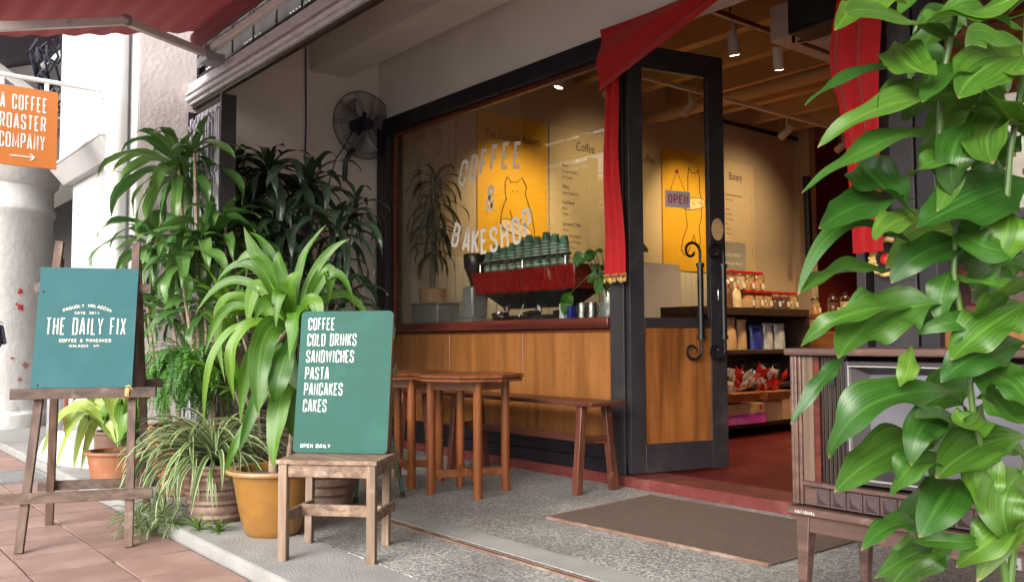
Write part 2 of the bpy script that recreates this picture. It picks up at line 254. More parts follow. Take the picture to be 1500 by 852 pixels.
wood('wood_panel', (.19, .072, .019), (.30, .125, .036), 'z', .6, (.25, .4), cath=True, bump=.05, wear=(.22, .075, .02))
wood('wood_door', (.13, .042, .011), (.29, .11, .028), 'z', .8, (.25, .4), wear=(.16, .06, .02), cath=True, bump=.08)
wood('wood_red', (.05, .010, .008), (.12, .028, .018), 'x', 1, (.2, .35))
wood('wood_trim', (.10, .022, .012), (.2, .05, .02), 'x', 1, (.3, .4))
wood('wood_table', (.16, .045, .012), (.29, .092, .024), 'z', 1, (.22, .35), rnd=.12)
wood('wood_tabletop', (.13, .038, .012), (.25, .082, .03), 'x', 1, (.18, .3), rnd=.1)
wood('wood_bench', (.05, .016, .012), (.12, .042, .026), 'x', 1, (.25, .45), rnd=.15)
wood('wood_bench_leg', (.06, .018, .013), (.15, .05, .03), 'z', 1, (.25, .45), wear=(.22, .1, .07), rnd=.15)
wood('wood_easel', (.05, .025, .018), (.13, .075, .054), 'z', 1.4, (.5, .7), wear=(.2, .14, .11), rnd=.15, bump=.3)
wood('wood_easel_h', (.045, .027, .021), (.13, .085, .065), 'y', 1.4, (.5, .7), wear=(.2, .15, .12), rnd=.15, bump=.3)
wood('wood_chair', (.10, .062, .042), (.27, .19, .135), 'z', 1.6, (.6, .8), wear=(.34, .29, .245), rnd=.15, bump=.5)
wood('wood_chair_h', (.10, .06, .04), (.27, .185, .13), 'x', 1.6, (.6, .8), wear=(.33, .28, .24), rnd=.15, bump=.5)
wood('wood_edge', (.3, .15, .07), (.5, .28, .14), 'z', 2, (.6, .7))
wood('tv_wood', (.06, .032, .026), (.13, .075, .06), 'x', 1.5, (.35, .5), wear=(.2, .12, .095))
wood('tv_raw', (.07, .042, .026), (.14, .09, .06), 'z', 1.5, (.6, .7), wear=(.1, .06, .04))
wood('wood_shelf', (.02, .012, .01), (.045, .025, .018), 'x', 1, (.35, .5))
wood('wood_far', (.2, .07, .02), (.38, .15, .045), 'x', 1, (.35, .5))
leafmat('leaf_big', (.022, .088, .007), (.066, .17, .015), rough=.42, trans=.25)
leafmat('leaf_corn', (.04, .125, .008), (.11, .25, .018), rough=.42, trans=.3)
leafmat('leaf_big_dark', (.018, .07, .008), (.05, .14, .014), rough=.38, trans=.2)
leafmat('leaf_big_pale', (.045, .12, .012), (.10, .21, .025), rough=.45, trans=.3)
M('stain_pink', (.5, .25, .2), var=.2, scale=20, rough=(.7, .9))
leafmat('leaf_mid', (.035, .11, .022), (.10, .22, .05), rough=.3, trans=.2)
leafmat('leaf_dark', (.018, .045, .022), (.05, .085, .048), rough=.3, trans=.12)
leafmat('leaf_spider', (.05, .125, .022), (.09, .2, .04), edge=(.42, .47, .28), rough=.4, trans=.25)
leafmat('leaf_fern', (.035, .14, .012), (.085, .26, .03), rough=.45, trans=.25)
leafmat('leaf_pale', (.16, .26, .05), (.32, .42, .10), rough=.35, trans=.3)
glassmat('glass'); glassmat('glass_jar', (.95, .95, .93), 1.5)
glassmat('glass_door', (.9, .9, .86), 1.35)
emat('lamp_glow', (1, .82, .55), 9)
clothmat('red_cloth', (.44, .003, .006), .18); clothmat('awning_cloth', (.22, .018, .026), .14)
def screenmat():
    m, n, l, b = new_mat('tv_screen'); noise_col(n, l, b, (.12, .12, .14), var=.1, scale=3, rough=(.1, .2)); b.inputs['Coat Weight'].default_value = .6; MATS['tv_screen'] = m
screenmat()

# ------------------------------------------------------------------ builders
ORG = {}
def origin(o): return ORG.get(o.name, Vector((0, 0, 0))) if o else Vector((0, 0, 0))
class MB:
    def __init__(s): s.v = []; s.f = []; s.mi = []; s.uv = {}; s.m = 0
    def face(s, idx, uv=None):
        if uv: s.uv[len(s.f)] = uv
        s.f.append(tuple(idx)); s.mi.append(s.m)
    def hexa(s, p):     # 8 points: bottom 4 ccw, top 4 ccw
        b = len(s.v); s.v += [Vector(q) for q in p]
        for q in ((0, 3, 2, 1), (4, 5, 6, 7), (0, 1, 5, 4), (1, 2, 6, 5), (2, 3, 7, 6), (3, 0, 4, 7)): s.face([b + i for i in q])
        return s
    def box(s, x0, x1, y0, y1, z0, z1):
        return s.hexa([(x0, y0, z0), (x1, y0, z0), (x1, y1, z0), (x0, y1, z0), (x0, y0, z1), (x1, y0, z1), (x1, y1, z1), (x0, y1, z1)])
    def bar(s, a, b, w, h, side=None, w2=None, h2=None):   # rectangular bar a->b, w along side, h across
        a = Vector(a); b = Vector(b); d = (b - a).normalized(); side = Vector(side) if side else (Vector((0, 0, 1)).cross(d) if abs(d.z) < .95 else Vector((1, 0, 0)))
        side = (side - d * side.dot(d)).normalized(); u = d.cross(side)
        w2 = w2 or w; h2 = h2 or h; P = []
        for c, ww, hh in ((a, w, h), (b, w2, h2)):
            for i, j in ((-1, -1), (1, -1), (1, 1), (-1, 1)): P.append(c + side * (i * ww / 2) + u * (j * hh / 2))
        return s.hexa(P)
    def tube(s, path, r, n=8, closed=False, cap=True):
        P = [Vector(p) for p in path]; N = len(P); b = len(s.v); prev = None
        rs = r if isinstance(r, (list, tuple)) else [r] * N
        for i, p in enumerate(P):
            if closed: d = P[(i + 1) % N] - P[i - 1]
            else: d = P[min(i + 1, N - 1)] - P[max(i - 1, 0)]
            d = d.normalized() if d.length > 1e-9 else Vector((0, 0, 1))
            if prev is None: a = d.orthogonal().normalized()
            else:
                a = prev - d * prev.dot(d); a = a.normalized() if a.length > 1e-6 else d.orthogonal().normalized()
            prev = a; c = d.cross(a)
            for k in range(n):
                t = 2 * PI * k / n; s.v.append(p + (a * math.cos(t) + c * math.sin(t)) * rs[i])
        for i in range(N if closed else N - 1):
            j = (i + 1) % N
            for k in range(n): s.face([b + i * n + k, b + i * n + (k + 1) % n, b + j * n + (k + 1) % n, b + j * n + k])
        if cap and not closed:
            s.face([b + k for k in reversed(range(n))]); s.face([b + (N - 1) * n + k for k in range(n)])
        return s
    def lathe(s, prof, c=(0, 0, 0), n=24, wob=0):
        b = len(s.v); cx, cy, cz = c
        for r, z in prof:
            for k in range(n): t = 2 * PI * k / n; s.v.append(Vector((cx + r * math.cos(t), cy + r * math.sin(t), cz + z)))
        for i in range(len(prof) - 1):
            for k in range(n): s.face([b + i * n + k, b + i * n + (k + 1) % n, b + (i + 1) * n + (k + 1) % n, b + (i + 1) * n + k])
        if prof[0][0] > 1e-4: s.face([b + k for k in reversed(range(n))])
        if prof[-1][0] > 1e-4: s.face([b + (len(prof) - 1) * n + k for k in range(n)])
        return s
    def ball(s, c, r, n=10, sq=(1, 1, 1)):
        b = len(s.v); m = max(5, n // 2 + 2)
        for i in range(m + 1):
            ph = PI * i / m
            for k in range(n): t = 2 * PI * k / n; s.v.append(Vector((c[0] + r * sq[0] * math.sin(ph) * math.cos(t), c[1] + r * sq[1] * math.sin(ph) * math.sin(t), c[2] - r * sq[2] * math.cos(ph))))
        for i in range(m):
            for k in range(n): s.face([b + i * n + k, b + i * n + (k + 1) % n, b + (i + 1) * n + (k + 1) % n, b + (i + 1) * n + k])
        return s
    def grid(s, fn, nu, nv, thick=0):
        b = len(s.v)
        for j in range(nv + 1):
            for i in range(nu + 1): s.v.append(Vector(fn(i / nu, j / nv)))
        for j in range(nv):
            for i in range(nu):
                q = b + j * (nu + 1) + i
                s.face([q, q + 1, q + nu + 2, q + nu + 1], [(i / nu, j / nv), ((i + 1) / nu, j / nv), ((i + 1) / nu, (j + 1) / nv), (i / nu, (j + 1) / nv)])
        return s
    def mesh(s, name, mats, org=Vector((0, 0, 0)), smooth=True, ang=38):
        me = bpy.data.meshes.new(name); me.from_pydata([tuple(v - org) for v in s.v], [], s.f)
        for m in (mats if isinstance(mats, (list, tuple)) else [mats]): me.materials.append(MATS[m] if isinstance(m, str) else m)
        if any(s.mi): me.polygons.foreach_set('material_index', s.mi)
        if s.uv:
            ul = me.uv_layers.new(name='UVMap')
            for pi, uv in s.uv.items():
                p = me.polygons[pi]
                for k, li in enumerate(p.loop_indices): ul.data[li].uv = uv[k]
        if smooth:
            me.polygons.foreach_set('use_smooth', [True] * len(me.polygons)); me.set_sharp_from_angle(angle=rad(ang))
        me.update(); return me
    def build(s, name, mats, parent=None, bevel=0, local=False, **k):
        org = Vector((0, 0, 0)) if local else origin(parent)
        o = bpy.data.objects.new(name, s.mesh(name, mats, org, **k)); COL.objects.link(o)
        if parent: o.parent = parent; ORG[o.name] = org
        if bevel:
            bm = o.modifiers.new('bevel', 'BEVEL'); bm.width = bevel; bm.segments = 2; bm.limit_method = 'ANGLE'; bm.angle_limit = rad(50)
        return o
def B(*a): return MB().box(*a)
def tag(o, label=None, cat=None, group=None, kind=None):
    if label: o['label'] = label
    if cat: o['category'] = cat
    if group: o['group'] = group
    if kind: o['kind'] = kind
    return o
def thing(name, label, cat, loc=(0, 0, 0), rz=0, group=None):
    o = bpy.data.objects.new(name, None); COL.objects.link(o); o.location = loc; o.rotation_euler = (0, 0, rz); o.empty_display_size = .1
    ORG[o.name] = Vector(loc); return tag(o, label, cat, group)
def copy_tree(root, loc=None, rz=None, parent=None):
    c = root.copy(); COL.objects.link(c)
    if loc is not None: c.location = loc
    if rz is not None: c.rotation_euler = (0, 0, rz)
    if parent: c.parent = parent
    for ch in list(root.children): copy_tree(ch, parent=c)
    return c

# stroke lettering --------------------------------------------------
G = {'A': [[(0, 0), (.42, 1), (.58, 1), (1, 0)], [(.15, .24), (.85, .24)]], 'B': [[(0, 0), (0, 1), (1, 1), (1, .53), (0, .53)], [(.6, .53), (1, .53), (1, 0), (0, 0)]],
 'C': [[(1, .68), (1, 1), (0, 1), (0, 0), (1, 0), (1, .32)]], 'D': [[(0, 0), (0, 1), (1, 1), (1, 0), (0, 0)]], 'E': [[(1, 1), (0, 1), (0, 0), (1, 0)], [(0, .52), (.8, .52)]],
 'F': [[(1, 1), (0, 1), (0, 0)], [(0, .5), (.8, .5)]], 'G': [[(1, .7), (1, 1), (0, 1), (0, 0), (1, 0), (1, .45), (.55, .45)]], 'H': [[(0, 0), (0, 1)], [(1, 0), (1, 1)], [(0, .5), (1, .5)]],
 'I': [[(.5, 0), (.5, 1)]], 'K': [[(0, 0), (0, 1)], [(1, 1), (.05, .36)], [(.3, .55), (1, 0)]], 'L': [[(0, 1), (0, 0), (1, 0)]], 'M': [[(0, 0), (0, 1), (.5, .15), (1, 1), (1, 0)]],
 'N': [[(0, 0), (0, 1), (1, 0), (1, 1)]], 'O': [[(0, .5), (0, 1), (1, 1), (1, 0), (0, 0), (0, .5)]], 'P': [[(0, 0), (0, 1), (1, 1), (1, .44), (0, .44)]],
 'R': [[(0, 0), (0, 1), (1, 1), (1, .48), (0, .48)], [(.55, .48), (1, 0)]], 'S': [[(1, .72), (1, 1), (0, 1), (0, .56), (1, .44), (1, 0), (0, 0), (0, .28)]], 'T': [[(0, 1), (1, 1)], [(.5, 1), (.5, 0)]],
 'U': [[(0, 1), (0, 0), (1, 0), (1, 1)]], 'W': [[(0, 1), (.22, 0), (.5, .9), (.78, 0), (1, 1)]], 'X': [[(0, 0), (1, 1)], [(0, 1), (1, 0)]], 'Y': [[(0, 1), (.5, .42), (1, 1)], [(.5, .42), (.5, 0)]],
 '&': [[(1, 0), (.15, .7), (.15, 1), (.75, 1), (.75, .72), (0, .34), (0, 0), (.65, 0), (1, .42)]], '.': [[(0, 0), (0, .04)]], '2': [[(0, .75), (0, 1), (1, 1), (1, .6), (0, 0), (1, 0)]],
 '0': [[(0, .5), (0, 1), (1, 1), (1, 0), (0, 0), (0, .5)]], '1': [[(.1, .8), (.5, 1), (.5, 0)]], '4': [[(.75, 0), (.75, 1), (0, .3), (1, .3)]]}
SQ = set('AKMNWXYELTFHIZ1')
WID = {'M': 1.35, 'W': 1.5, 'I': .45, '.': .3, '&': 1.15, 'E': .9, 'F': .88, 'L': .88, 'A': 1.05}
def rounded(pts, r, xmin=-1):
    out = [pts[0]]
    for i in range(1, len(pts) - 1):
        p0, p1, p2 = Vector(pts[i - 1]), Vector(pts[i]), Vector(pts[i + 1])
        if p1.x < xmin: out.append(tuple(p1)); continue
        d0 = (p0 - p1); d2 = (p2 - p1); rr = min(r, d0.length * .49, d2.length * .49)
        a = p1 + d0.normalized() * rr; c = p1 + d2.normalized() * rr
        for k in range(5): t = k / 4; out.append(tuple(a * (1 - t) ** 2 + p1 * 2 * t * (1 - t) + c * t * t))
    out.append(pts[-1]); return out
def stroke(mb, pts, t, to3, lift):
    n = len(pts); L = []; Rr = []
    closed = (Vector(pts[0]) - Vector(pts[-1])).length < 1e-6
    for i in range(n):
        p = Vector(pts[i])
        a = Vector(pts[i - 1]) if i else (Vector(pts[-2]) if closed else None); b = Vector(pts[i + 1]) if i < n - 1 else (Vector(pts[1]) if closed else None)
        d1 = (p - a).normalized() if a is not None and (p - a).length > 1e-7 else None; d2 = (b - p).normalized() if b is not None and (b - p).length > 1e-7 else None
        if d1 is None: d1 = d2
        if d2 is None: d2 = d1
        m = d1 + d2; m = m.normalized() if m.length > 1e-3 else d1
        nrm = Vector((-m.y, m.x)); k = 1 / max(.5, abs(nrm.dot(Vector((-d1.y, d1.x))))); L.append(p + nrm * (t / 2 * k)); Rr.append(p - nrm * (t / 2 * k))
    b0 = len(mb.v)
    for q in L + Rr: mb.v.append(to3(q.x, q.y, lift))
    for i in range(n - 1): mb.face([b0 + i, b0 + i + 1, b0 + n + i + 1, b0 + n + i][::-1])
def glyph(mb, ch, w, h, t, to3, lift=.0):
    ww = w * WID.get(ch, 1.)
    for k, s in enumerate(G.get(ch, [])):
        pts = [(t / 2 + x * (ww - t), t / 2 + y * (h - t)) for x, y in s]
        if ch not in SQ and len(pts) > 2: pts = rounded(pts, min(w, h) * .42, ww * .5 if ch in 'BDPR' else -1)
        stroke(mb, pts, t, to3, lift + k * .00025)
    return ww
def lettering(mb, text, O, ex, ey, h, w, t, gap, slant=0., centre=False):
    """O = baseline start, ex/ey unit axes of the board"""
    ex = Vector(ex); ey = Vector(ey); nn = ex.cross(ey).normalized(); O = Vector(O)
    tot = sum((w * .7 if c == ' ' else w * WID.get(c, 1.)) + gap for c in text) - gap
    x = -tot / 2 if centre else 0.
    for c in text:
        if c == ' ': x += w * .7 + gap; continue
        x0 = x; x += glyph(mb, c, w, h, t, lambda px_, py_, l_, x0=x0: O + ex * (x0 + px_) + ey * py_ + nn * l_) + gap
    return tot
def arc_lettering(mb, text, C, ex, ey, rr, span, h, w, t):
    ex = Vector(ex); ey = Vector(ey); nn = ex.cross(ey).normalized(); C = Vector(C); n = len(text)
    for i, c in enumerate(text):
        if c == ' ': continue
        a = span * (.5 - (i + .5) / n); up = ex * -math.sin(a) + ey * math.cos(a); rt_ = ex * math.cos(a) + ey * math.sin(a)
        glyph(mb, c, w, h, t, lambda x, y, l_, up=up, rt_=rt_: C + up * (rr + y) + rt_ * (x - w / 2) + nn * l_)
def script_text(name, s, O, ex, ey, size, mat, parent, sx=1., shear=0., off=0., align='LEFT', spacing=1.):
    cu = bpy.data.curves.new(name, 'FONT'); cu.body = s; cu.size = size; cu.shear = shear; cu.offset = off; cu.resolution_u = 3; cu.align_x = align; cu.space_character = spacing; cu.space_line = .95
    cu.materials.append(MATS[mat]); o = bpy.data.objects.new(name, cu); COL.objects.link(o)
    me = bpy.data.meshes.new_from_object(o.evaluated_get(bpy.context.evaluated_depsgraph_get())); bpy.data.objects.remove(o); me.materials.clear(); me.materials.append(MATS[mat])
    o = bpy.data.objects.new(name, me); COL.objects.link(o)
    ex = Vector(ex).normalized(); ey = Vector(ey).normalized(); ez = ex.cross(ey); O = Vector(O) - origin(parent) + ez * .0
    o.matrix_local = Matrix(((ex.x * sx, ey.x, ez.x, O.x), (ex.y * sx, ey.y, ez.y, O.y), (ex.z * sx, ey.z, ez.z, O.z), (0, 0, 0, 1))); o.parent = parent
    return o

# leaves ---------------------------------------------------------------
def blade_profile(v, kind):
    if kind == 'wide': return max(0., math.sin(PI * min(1, v ** .8)) ** .75) * (.18 + .82 * min(1, v * 3.5)) if v < 1 else 0
    if kind == 'strap': return (min(1, .35 + v * 3) * (1 - max(0, (v - .55) / .45) ** 1.9))
    return min(1, .5 + v * 4) * (1 - v ** 3)
def ribbon(mb, b, m, t, w, nrm, kind='wide', wav=.12, fold=.22, roll=0., nv=14, nu=4, ph=None):
    """leaf blade through base b, mid-point m, tip t"""
    b, m, t = Vector(b), Vector(m), Vector(t); c = m * 2 - (b + t) / 2; ph = R(0, 6) if ph is None else ph; L = (t - b).length; wn = R(1.6, 2.8)
    def fn(u, v):
        p = b * (1 - v) ** 2 + c * 2 * v * (1 - v) + t * v * v
        d = ((c - b) * (1 - v) + (t - c) * v).normalized(); sd_ = d.cross(Vector(nrm)); sd_ = sd_.normalized() if sd_.length > .05 else d.orthogonal()
        n_ = sd_.cross(d); a = roll * (v - .3) * 1.6 + .35 * math.sin(ph + v * 4); sd2 = sd_ * math.cos(a) + n_ * math.sin(a); n2 = n_ * math.cos(a) - sd_ * math.sin(a)
        x = (u - .5) * 2; hw = w / 2 * blade_profile(v, kind)
        e = wav * w * math.sin(ph + wn * v * 2 * PI + (0 if x > 0 else 1.3)) * abs(x) ** 1.5 * math.sin(PI * min(1, v * 1.05))
        return p + sd2 * (x * hw) + n2 * (abs(x) * hw * fold + e)
    return mb.grid(fn, nu, nv)
LEAFCACHE = {}
def arch_leaf(name, e0, L, w, droop, kind, mat, wav=.1, fold=.25, var=0, nv=10):
    """shared leaf mesh, base at origin, growing along +X starting at elevation e0"""
    key = (name, mat, round(e0, 1), round(L, 2), round(w, 3), round(droop, 1), kind, var)
    if key in LEAFCACHE: return LEAFCACHE[key]
    pts = [Vector((0, 0, 0))]; e = e0; N = nv; cur = R(-.5, .5)
    for i in range(N):
        e -= droop / N * (.4 + 1.2 * i / N); e = max(e, -1.5); pts.append(pts[-1] + Vector((math.cos(e), cur * i / N * .25, math.sin(e))).normalized() * L / N)
    ph = R(0, 6); tw = R(-.9, .9)
    def fn(u, v):
        q = v * N; i = min(N - 1, int(q)); f_ = q - i; p = pts[i].lerp(pts[i + 1], f_); d = (pts[i + 1] - pts[i]).normalized(); s_ = d.cross(Vector((0, 0, 1))); s_ = s_.normalized() if s_.length > .15 else Vector((0, -1, 0)); n_ = s_.cross(d)
        a = tw * v; s2 = s_ * math.cos(a) + n_ * math.sin(a); n2 = n_ * math.cos(a) - s_ * math.sin(a)
        x = (u - .5) * 2; hw = w / 2 * blade_profile(v, kind); ee = wav * w * math.sin(ph + 13 * v + (0 if x > 0 else 1.3)) * abs(x)
        return p + s2 * x * hw + n2 * (abs(x) * hw * fold + ee)
    me = MB().grid(fn, 2 if w < .03 else 4, N).mesh(name, mat, ang=80); LEAFCACHE[key] = me; return me
def rosette(parent, c, n, L, w, mat, e_hi=1.35, e_lo=-.5, droop=1.2, kind='strap', name='leaf', az0=0, azr=2 * PI, wav=.1, fold=.25, spread=.1, nv=10):
    org = origin(parent); c = Vector(c)
    for i in range(n):
        f_ = (i + .5) / n; e = e_hi + (e_lo - e_hi) * f_ ** .8; az = az0 + (i * 2.39996) % (2 * PI) / (2 * PI) * azr + R(-.2, .2)
        me = arch_leaf(name, round(e * 4) / 4, L, w, droop, kind, mat, wav, fold, var=random.randint(0, 2), nv=nv)
        o = bpy.data.objects.new(name, me); COL.objects.link(o); o.parent = parent; o.location = c - org - Vector((0, 0, f_ * spread)); o.rotation_euler = (R(-.15, .15), R(-.12, .12), az); s_ = (.6 + .5 * math.sin(PI * min(1, f_ * .9 + .1))) * R(.85, 1.15); o.scale = (s_, s_, s_)
def pot(parent, c, rb, rt_, h, mat, rim=.02, ribs=0, rimmat=None, thick=.018, name='pot'):
    prof = [(rb * .96, 0), (rb, .01)]; N = 18
    for i in range(1, N):
        v = i / N; bul = rb + (rt_ - rb) * (v ** .75) ; z = h * v * .9
        if ribs: bul += .006 * math.sin(v * ribs * 2 * PI)
        prof.append((bul, z))
    prof += [(rt_ * 1.0, h * .92), (rt_ + rim, h * .94), (rt_ + rim * 1.15, h * .97), (rt_ + rim, h), (rt_ - thick, h), (rt_ - thick, h * .9)]
    mb = MB(); mb.lathe(prof, c, 36)
    if rimmat:
        for i, f_ in enumerate(mb.f):
            if min(mb.v[k].z for k in f_) >= c[2] + h * .915: mb.mi[i] = 1
        mb.build(name, [mat, rimmat], parent)
    else: mb.build(name, mat, parent)
    MB().lathe([(0.001, h * .9 + .012), (rt_ * .5, h * .9 + .01), (rt_ - thick - .002, h * .9)], c, 20).build('soil', 'soil', parent)
